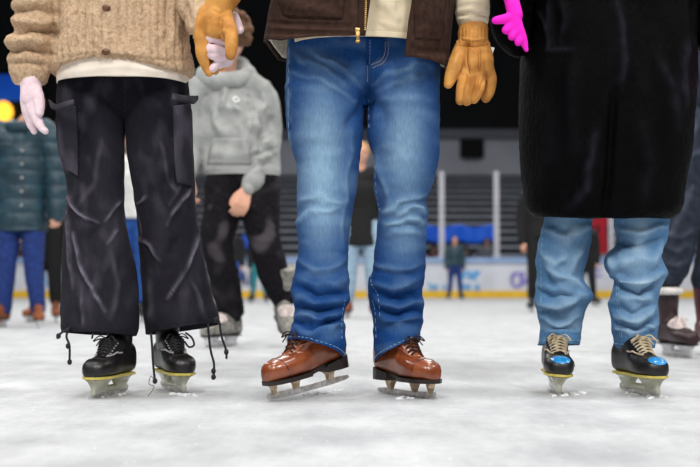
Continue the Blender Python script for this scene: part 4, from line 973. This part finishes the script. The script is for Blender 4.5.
sweep(bm, [P(304, -140, YM), P(290, -115, YM), P(258, -66, YM - .04), P(232, -30, YM - .11)], [.08, .082, .065, .05], 40, 12)
sl = remesh(bm, .006, 3); displace(sl, [([(456, 12), (470, 9), (488, 14)], 1.8, 5, 0), ([(456, 19), (472, 17), (488, 20)], 1.8, 5, 0), ([(457, 4), (474, 1), (489, 6)], 2.4, 5, 0), ([(457, 15), (488, 17)], 1.4, -5, 0)], wrinkle(5, 6, 10, 3)); addm('sleeves', sl, 'cream_knit')
# brown vest, open in front, sherpa lining inside
def vest(inset, thick, cut=0):
    N = 220; rows = []
    a0, a1 = math.radians(-90 + 29 + cut), math.radians(270 + 4 - cut)   # from the right front edge round the back to the left front edge
    def prof(py):   # outline at each height
        tab = [(-175, 335, 392), (-160, 306, 420), (-130, 280, 446), (-60, 268, 456), (0, 271, 456), (30, 266, 452), (60, 262, 448)]
        for (y0, l0, r0), (y1, l1, r1) in zip(tab, tab[1:]):
            if py <= y1: t = (py - y0) / (y1 - y0); return l0 + (l1 - l0) * t, r0 + (r1 - r0) * t
        return tab[-1][1:]
    M_ = 150; g_ = [[None] * (M_ + 1) for _ in range(N + 1)]
    for i in range(N + 1):
        a = a0 + (a1 - a0) * i / N; ca, sa = math.cos(a), math.sin(a)
        xn = ca
        if sa < 0:
            if xn > .25: bot = 70 - 3 * (1 - xn)
            else: bot = 49 + 1.5 * (1 + xn)
            if xn < -.8: bot = 49.1 - (xn + .8) / -.2 * 6
            bot -= cut
        else:
            bot = (55 if xn > -.5 else 55 - 4 * ((-.5 - xn) / .5)) - cut
            if xn < -.86: bot = 51 - 10 * ((-.86 - xn) / .14) - cut
            if xn > .8: bot = 55 + 12 * ((xn - .8) / .2) - cut
        for j in range(M_ + 1):
            py = -165 + (bot + 165) * j / M_
            L_, R_ = prof(py); c = P((L_ + R_) / 2, py, YM); rx = (R_ - L_) / 2 / SCL(YM) - inset; ry = rx * .74 + .01
            x = math.copysign(abs(ca) ** .9, ca) * rx; y = math.copysign(abs(sa) ** .9, sa) * ry
            g_[i][j] = V((c.x + x, c.y + y, c.z))
    bm = bmesh.new(); add_rings(bm, g_, closed=False, cap=False); me = bm_mesh(bm)
    return me
vm = vest(0, 0)
if sum((p.normal.dot(p.center - V((.02, YM, 1.1))) > 0) - .5 for p in list(vm.polygons)[::50]) < 0: vm.flip_normals()
displace(vm, [([(270, 27), (310, 29), (356, 30)], 1.6, 4, .5), ([(268, 22), (310, 24), (352, 25)], 1.3, -4, 0), ([(412, 54), (430, 57), (446, 57)], 1.5, 4, .4), ([(410, 48), (430, 51), (448, 51)], 1.3, -4, 0), ([(276, 0), (279, 10), (286, 17), (345, 20)], 1.1, -4, .2), ([(347, 0), (347, 34)], 1.2, -4, .1), ([(357, 0), (356, 34)], 1.2, 3, .3),
    ([(281, 0), (300, 8), (330, 12)], 5, 6, .1), ([(420, 0), (428, 20), (420, 44)], 6, 7, .1), ([(440, 0), (442, 30)], 4, 6, .1)], wrinkle(4, 5, 6, 4), fade_shine_f=lambda x, y, p, nn: .9 * max(0, 1 - abs(y - (35.5 if x < 366 else 59)) / 1.2) * .5 + .5 * max(0, noise.noise(p * 30)) * .5)
vo = solidify(vm, .007); bvv = BV(vo); addm('vest', vo, 'brown_canvas')
lm = vest(.010, 0, 2.5); addm('vest_lining', solidify(lm, .006), 'sherpa_cream')
pk = patch(bvv, [(281, -34), (280, 0), (283, 15)], [(345, -34), (344, 0), (342, 18)], 16, 26, .003, .004); addm('vest_pocket', pk, 'brown_canvas')
pk = patch(bvv, [(412, -30), (414, 0), (415, 38)], [(448, -30), (446, 0), (441, 40)], 16, 26, .003, .004); addm('vest_pocket', pk, 'brown_canvas')
pk = patch(bvv, [(359, -60), (359, 0), (358, 35)], [(367.5, -60), (367, 0), (365, 35)], 5, 30, .004, .004); addm('zip_placket', pk, 'brown_canvas')
bm = bmesh.new(); pc = bvv.ray_cast(CAM, (P(357.5, 31, 3) - CAM).normalized())[0] + V((0, -.012, 0))
add_box(bm, pc, (.014, .007, .012)); add_box(bm, pc + V((.001, -.003, -.02)), (.010, .004, .030)); add_box(bm, pc + V((.001, -.004, -.034)), (.013, .005, .008))
bmesh.ops.bevel(bm, geom=bm.edges[:], offset=.0012, segments=2, affect='EDGES'); addm('zip_pull', bm_mesh(bm), 'brass')
bm = bmesh.new()
for i in range(18): c = bvv.ray_cast(CAM, (P(363 + .05 * i, 30 - i * 1.9, 3) - CAM).normalized())[0]; add_box(bm, c + V((.006, -.005, 0)), (.006, .003, .0032))
addm('zip_teeth', bm_mesh(bm), 'brass')
# tan work glove, hanging
bm = bmesh.new(); Yg = YM - .03
pxs(bm, [(472.5, 16, 11, .02), (473.3, 26, 14, .02), (473, 34, 15.2, 0), (472.5, 42, 14.2, 0)], Yg, 24)
for a in ([(466, 44, 9.5, 0), (463, 58, 9.5, 0), (465, 72, 8.5, -.01)], [(474, 42, 11, 0), (474, 60, 12, -.02), (475, 76, 11, -.025)], [(481, 44, 9, 0), (483, 60, 10.5, -.01), (485, 74, 8.5, -.01)],
          [(463, 46, 8, -.01), (457, 60, 7.6, -.035), (452, 74, 6.6, -.045), (448.5, 84, 5.0, -.05)],
          [(466, 66, 7, -.015), (463.5, 80, 6.2, -.035), (461, 93, 5.6, -.045), (460.5, 100, 5.0, -.048)],
          [(473, 70, 7, -.02), (471, 84, 6, -.055), (468.5, 95, 5.4, -.062), (467, 101, 4.8, -.060)],
          [(480, 70, 6.8, -.02), (479.5, 84, 5.8, -.055), (476.5, 94, 5.3, -.060), (474, 99, 4.6, -.058)],
          [(487.5, 68, 6.6, 0), (490.5, 80, 6, -.01), (489, 91, 5.5, -.02), (486, 98, 4.8, -.02)]): pxs(bm, a, Yg, 16)
gm = remesh(bm, .0024, 2)
gf = [([(468, 40), (467, 60), (470, 76)], 1.2, -3, 0), ([(479, 42), (480, 60), (479, 74)], 1.2, -3, 0), ([(459, 44), (474, 46), (488, 44)], 1.6, -4, 0), ([(459, 38), (474, 40), (488, 38)], 1.2, 2.5, .3), ([(471, 80), (467, 94)], 1.3, -3, 0), ([(478, 80), (474, 93)], 1.3, -3, 0), ([(484, 78), (480, 90)], 1.3, -3.5, 0),
      ([(462, 70), (472, 76), (484, 72)], 3, 3, .4), ([(458, 52), (454, 66)], 2.5, 2, .4)]
gw = lambda p, x, y, s: (wrinkle(2.2, 18, 18)(p, x, y, s) + (.0012 * math.sin(x * 1.9) if 28 < y < 44 else 0))
displace(gm, gf, gw, fade_shine_f=lambda x, y, p, nn: .35 * (noise.noise(p * 22) + .3)); bvg = BV(gm); addm('work_glove', gm, 'tan')
th = [line_on(bvg, a, .0008, .001, 12) for a in ([(459, 45), (474, 46.5), (488, 44.5)], [(468, 46), (467.5, 60), (470, 74)], [(480, 46), (481, 60), (480, 72)])]; addm('glove_seam', join_me(th), 'tan_dark')
bm = bmesh.new(); add_box(bm, P(491, 52, Yg) + V((0, -.01, 0)), (.012, .004, .026), Matrix.Rotation(.3, 3, 'Y')); addm('glove_tag', bm_mesh(bm), 'white')
# the other tan glove, holding hands
bm = bmesh.new(); Yg = YM - .14
pxs(bm, [(231, -30, 17, 0), (228, -12, 16.5, 0), (222, 0, 15.5, 0), (217, 11, 14, 0), (215, 20, 15, 0)], Yg, 24)
for a in ([(208, 14, 10, 0), (204, 26, 9, .0), (202, 38, 8, .0), (204, 50, 7, .0)], [(216, 14, 12, -.01), (215, 26, 13, -.01), (214, 38, 10, .02), (214, 48, 8, .03)], [(224, 16, 9.5, -.01), (226, 26, 9.5, -.02), (228, 36, 7, -.03)],
          [(203, 40, 7.5, .0), (202, 52, 6.6, .0), (205, 63, 5.4, .01), (209, 73, 4, .015)], [(207, 44, 6.5, .03), (209, 56, 6.4, .04), (213, 66, 5, .04), (215, 71, 4, .04)],
          [(214, 46, 6.5, .045), (217, 58, 6, .05), (220, 66, 5, .05)],
          [(227, 24, 8, -.03), (231, 34, 6.8, -.065), (231.5, 46, 6.2, -.075), (230.5, 55, 5.2, -.075)]): pxs(bm, a, Yg, 16)
gm = remesh(bm, .0028, 2)
displace(gm, [([(212, 10), (220, 14), (230, 9)], 1.5, -3, 0), ([(210, 18), (209, 30)], 1.3, -3, 0), ([(221, 18), (221, 30)], 1.3, -3, 0), ([(206, 6), (202, 24), (199, 40)], 1.2, -2, 0), ([(226, 30), (218, 34)], 2, 2, .3)], wrinkle(2.2, 18, 18), fade_shine_f=lambda x, y, p, nn: .3 * (noise.noise(p * 22) + .2))
addm('work_glove', gm, 'tan')

# ================================================================== person in the plush coat
YC = 3.77
root, J = fg_person('skater in a long black plush coat and light blue jeans, rightmost of the front three', 606, 0, YC, 1.68,
    dict(shl=(552, -120), ell=(524, -50), wrl=(512, -30, -.22), shr=(662, -120), elr=(700, -20), wrr=(722, 50), hipl=(582, 110), hipr=(632, 110), knl=(566, 225), knr=(640, 225), anl=(562, 340), anr=(634, 340)),
    {'l': ((.15, -.2, -1), (1, -.5, 0), (-1, -.4, 0),.42), 'r': ((0, 0, -1), (1, 0, 0), (0, -1, 0), .8)}, 'hair_dark',
    sk=(dict(kind='rental', L=.27, front=G(559, 396), dirv=(-.06, -.99), roll=-.06, lace='lace_tan', badge=True, shaft=.12), dict(kind='rental', L=.27, front=G(658, 398), dirv=(.24, -.97), lace='lace_tan', badge=True, shaft=.12)))
LL = [(120, 548, 600), (190, 546, 596), (219, 543.6, 592.8), (232, 541, 591), (245, 539, 588.8), (261, 537.6, 585), (272, 538, 581.6), (280, 537.5, 582), (288, 536.5, 587.5), (295, 536, 591), (300, 535.5, 590), (307, 536.3, 585.5), (317, 538, 582.5), (329, 540.8, 580.5), (338, 539.6, 579, 1.2), (345, 539, 578, 1.35)]
LR = [(120, 604, 664), (190, 610, 668), (214, 613.2, 669), (223, 614.5, 668.5), (232, 617, 667.5), (240, 618, 665.5), (247, 616, 661), (253, 609.5, 659), (260, 606.5, 660.5), (267, 606.5, 664.5), (274, 610, 666), (280, 614.5, 664), (288, 613, 659.5), (298, 611, 657), (307, 609.8, 657.5), (315, 610.5, 658.3), (329, 613.3, 656), (338, 614.6, 654, 1.2), (348, 615.5, 652.5, 1.35)]
pf = [([(545, 232), (566, 240), (588, 228)], 4, 7, .3), ([(541, 252), (556, 262), (566, 254)], 4, 7, .35), ([(546, 262), (560, 276), (584, 290)], 4, 10, .4), ([(540, 300), (560, 304), (588, 296)], 3.5, 10, .3), ([(538, 288), (558, 294), (580, 300)], 2.8, -11, 0), ([(542, 309), (562, 312), (584, 305)], 2.6, -8, 0),
      ([(542, 318), (560, 325), (580, 316)], 3.4, 7, .25), ([(546, 272), (556, 284)], 3, -8, 0), ([(584, 240), (574, 258), (570, 276)], 4, 6, .3), ([(541, 333), (560, 334), (578, 331)], 2.4, 5, .2),
      ([(616, 226), (640, 232), (666, 226)], 4, 7, .3), ([(612, 262), (636, 258), (660, 264)], 5, 8, .3), ([(613, 272), (640, 282), (664, 276)], 3.4, 11, .4), ([(615, 283), (640, 291), (660, 285)], 2.6, -11, 0), ([(614, 300), (634, 296), (654, 302)], 4, 8, .3), ([(613, 314), (636, 318), (657, 310)], 3.4, 9, .3),
      ([(614, 306), (636, 309), (656, 304)], 2.4, -7, 0), ([(615, 327), (636, 332), (655, 326)], 3, 8, .3), ([(616, 321), (636, 325), (656, 320)], 2.2, -6, 0), ([(619, 242), (640, 246), (662, 240)], 3, -8, 0), ([(662, 244), (655, 256), (650, 268)], 3.6, 8, .3), ([(608, 256), (614, 266), (611, 276)], 3, 8, .3), ([(640, 218), (638, 240), (642, 262)], 6, 5, .3)]
def pfade(x, y, p, nn): return .25 * math.exp(-((x - 566) / 14) ** 2) + .30 * math.exp(-((x - 638) / 14) ** 2) + .35 * max(0, noise.noise(V((p.x * 12, p.y * 6, p.z * 22)))) - .25 * (y > 330)
jo, bv = trouser(root, 'jeans', [LL, LR], (ydep(YC, J['anl'].y), ydep(YC, J['anr'].y)), pf, lambda p, x, y, s: wrinkle(8, 7, 16, 5)(p, x, y, s) + .0012 * noise.noise(V((p.x * 30, p.y * 30, p.z * 60))), 'denim_light', pfade, (lambda py: (0, -2 if py > 330 else 0),) * 2, k=.92, boxes=.95)
hs = []
for rows_, Yc in ((LL, ydep(YC, J['anl'].y)), (LR, ydep(YC, J['anr'].y))):
    hs.append(ring_thread(rows_, Yc, None, .92, 0, 5, .0012, 3, .95, 'stitch', 'x', bv)); hs.append(ring_thread(rows_, Yc, None, .92, 0, .3, .0022, 161, .95, 'stitch', 'x', bv))
[addm('hem_stitching', t_, 'stitch_blue') for t_ in hs]
th = [line_on(bv, a, .0010, .002, 16, dash=3) for a in ([(543, 232), (541, 258), (541, 285), (541, 330)], [(622, 215), (620, 245), (617, 275), (617, 300), (620, 340)], [(624, 215), (622, 245), (619, 275), (619, 300), (622, 340)])]
[addm('seam_stitching', t_, 'stitch_blue') for t_ in th]
bm = bmesh.new()
R0 = tube([(-150, 578, 636), (-140, 556, 658), (-110, 540, 676), (-60, 528, 688), (0, 524, 694), (50, 521, 694), (90, 520, 693.5), (124, 520.5, 691.5), (157, 521.5, 688), (175, 522.5, 685), (192, 524, 682.5), (206, 526, 680), (213, 529, 676), (217.5, 535, 669)], YC, .72, 150, 1.4, .82, tilt=lambda py: (0, 3 if py > 150 else 0))
add_rings(bm, R0)
R1 = tube([(-130, 536, 580), (-110, 520, 560), (-60, 498, 544), (-20, 488, 538), (5, 488, 534), (20, 489.5, 532), (35, 493, 531), (46, 499, 529), (54, 508, 525), (57.5, 513, 520)], YC - .06, .9, 90, 1.4); add_rings(bm, R1)
R2 = tube([(-130, 640, 676), (-110, 660, 700), (-60, 680, 722), (0, 692, 738), (30, 694, 740), (45, 697, 738), (54, 704, 732), (58, 712, 724)], YC, .9, 80, 1.6); add_rings(bm, R2)
cm = remesh(bm, .0055, 4)
ff = [([(548, 0), (550, 30), (549, 50), (572, 50)], 4, 9, .5), ([(616, 0), (622, 30), (624, 60), (621, 90)], 6, 12, .55), ([(604, 215), (609, 180), (612, 130), (614, 90)], 4, -14, 0), ([(596, 130), (590, 160), (586, 190), (570, 206)], 7, 12, .55), ([(686, 40), (682, 70), (684, 105)], 5, 10, .6), ([(660, 60), (672, 90), (676, 130)], 7, 8, .3),  # last value paints a glossy streak highlight along the fold
      ([(536, 10), (545, 22), (548, 36)], 3, 7, .6), ([(640, 120), (650, 170), (640, 205)], 9, 9, .15), ([(545, 90), (548, 140), (544, 190)], 8, 8, .1), ([(575, 60), (570, 100), (575, 150)], 9, 8, .1), ([(522, 60), (521, 120), (524, 190)], 2, 2, .35),
      ([(532, 0), (530, 30), (524, 56)], 2.4, -16, 0), ([(693, 0), (694, 40)], 2.4, -14, 0), ([(560, 0), (566, 20), (560, 40)], 5, 8, .25)]
displace(cm, ff, lambda p, x, y, s: .0022 * noise.noise(V((p.x * 120, p.y * 120, p.z * 50))) + wrinkle(5, 4, 4, 6)(p, x, y, s), fade_shine_f=lambda x, y, p, nn: .12 * max(0, noise.noise(V((p.x * 16, p.y * 16, p.z * 9))) - .15))
addm('plush_coat', cm, 'fur')
bm = bmesh.new(); Yg = YC - .30
pxs(bm, [(503, -24, 9, .03), (510, -6, 8, .02), (513, 6, 7.5, 0), (515, 15, 8, 0)], Yg, 18)
for a in ([(514, 12, 7, 0), (515, 24, 7.5, 0), (520, 34, 6, 0), (524, 43, 4, 0), (526.5, 50, 2.2, 0)], [(512, 17, 6, 0), (505, 19, 5, -.01), (498, 20, 4.4, -.015), (495.5, 20.5, 4, -.015)], [(514, 24, 6, 0), (509, 28, 5, -.01), (506, 30, 4.4, -.015)],
          [(517, 30, 5.5, 0), (514, 34, 4.8, -.01), (512, 36.5, 4.2, -.015)], [(520, 36, 4.5, 0), (519, 40, 4, -.008), (518, 42.5, 3.6, -.01)]): pxs(bm, a, Yg)
gm = remesh(bm, .0026, 4); displace(gm, wr=wrinkle(1, 20, 30)); addm('glove', gm, 'magenta')
bm = bmesh.new(); w_ = J['wrr']; sweep(bm, [w_ + V((0, 0, .03)), w_], [.034, .032], 14); hand_tubes(bm, w_, V((0, 0, -1)), V((1, 0, 0)), V((0, -1, 0)), .85, .5, 1.25); addm('glove', remesh(bm, .003, 3), 'magenta')
bm = bmesh.new(); 
c = J['wrl']; sweep(bm, [P(524, -55, YC - .05), P(512, -38, YC - .2), P(506, -24, YC - .27)], [.07, .062, .055], 24, 8); fm = remesh(bm, .005, 3); displace(fm, wr=lambda p, x, y, s: .002 * noise.noise(p * 90)); addm('fur_cuff', fm, 'fur')

# shaved snow along the blades
bm = bmesh.new(); random.seed(3)
def snow(x0, y0, x1, y1, nn, s=.006):
    for i in range(nn):
        t = random.random(); p = G(x0 + (x1 - x0) * t + random.gauss(0, 2), y0 + (y1 - y0) * t + random.gauss(0, .7)); r_ = s * random.uniform(.3, 1)
        ell(bm, (p.x, p.y, r_ * .2), (r_ * 1.3, r_ * 1.2, r_ * .8), n=4)
for a in ((300, 396, 345, 390, 46), (395, 399, 440, 396, 30), (90, 398, 128, 394, 30), (165, 393, 196, 396, 30), (552, 396, 585, 393, 34, .008), (625, 393, 664, 399, 30)): snow(*a)
for i in range(70):
    p = G(random.uniform(0, 700), random.uniform(392, 466)); r_ = random.uniform(.0008, .002); ell(bm, (p.x, p.y, 0), (r_ * 1.5, r_, r_ * .7), n=4)
SN = mat('snow', (226, 228, 232), (240, 240, 242), .7, 50)
o = link('shaved_snow', bm_mesh(bm), SN); tag(o, 'fine crumbs of shaved ice scattered round the front skates', 'snow', kind='stuff')

# ================================================================== light: rows of lamps under the arena roof
w = D.worlds.new('world'); sc.world = w; w.use_nodes = True
w.node_tree.nodes['Background'].inputs[0].default_value = (.80, .88, 1, 1); w.node_tree.nodes['Background'].inputs[1].default_value = .1
def area(loc, sz, power, rot=(0, 0, 0), col=(1, .98, .95)):
    L = D.lights.new('arena_lamp', 'AREA'); L.size = sz; L.energy = power; L.color = col; o = D.objects.new('arena_lamp', L); COL.objects.link(o); o.location = loc; o.rotation_euler = rot
for x in (-9, -3, 3, 9):
    for y in (-4, 3.5, 11, 19, 27): area((x, y, 10), 1.6, 290)
area((-3, -5.5, 9.5), 1.8, 560, (math.radians(44), 0, math.radians(-15)))
area((4, -5.5, 9.5), 1.8, 560, (math.radians(44), 0, math.radians(18)))
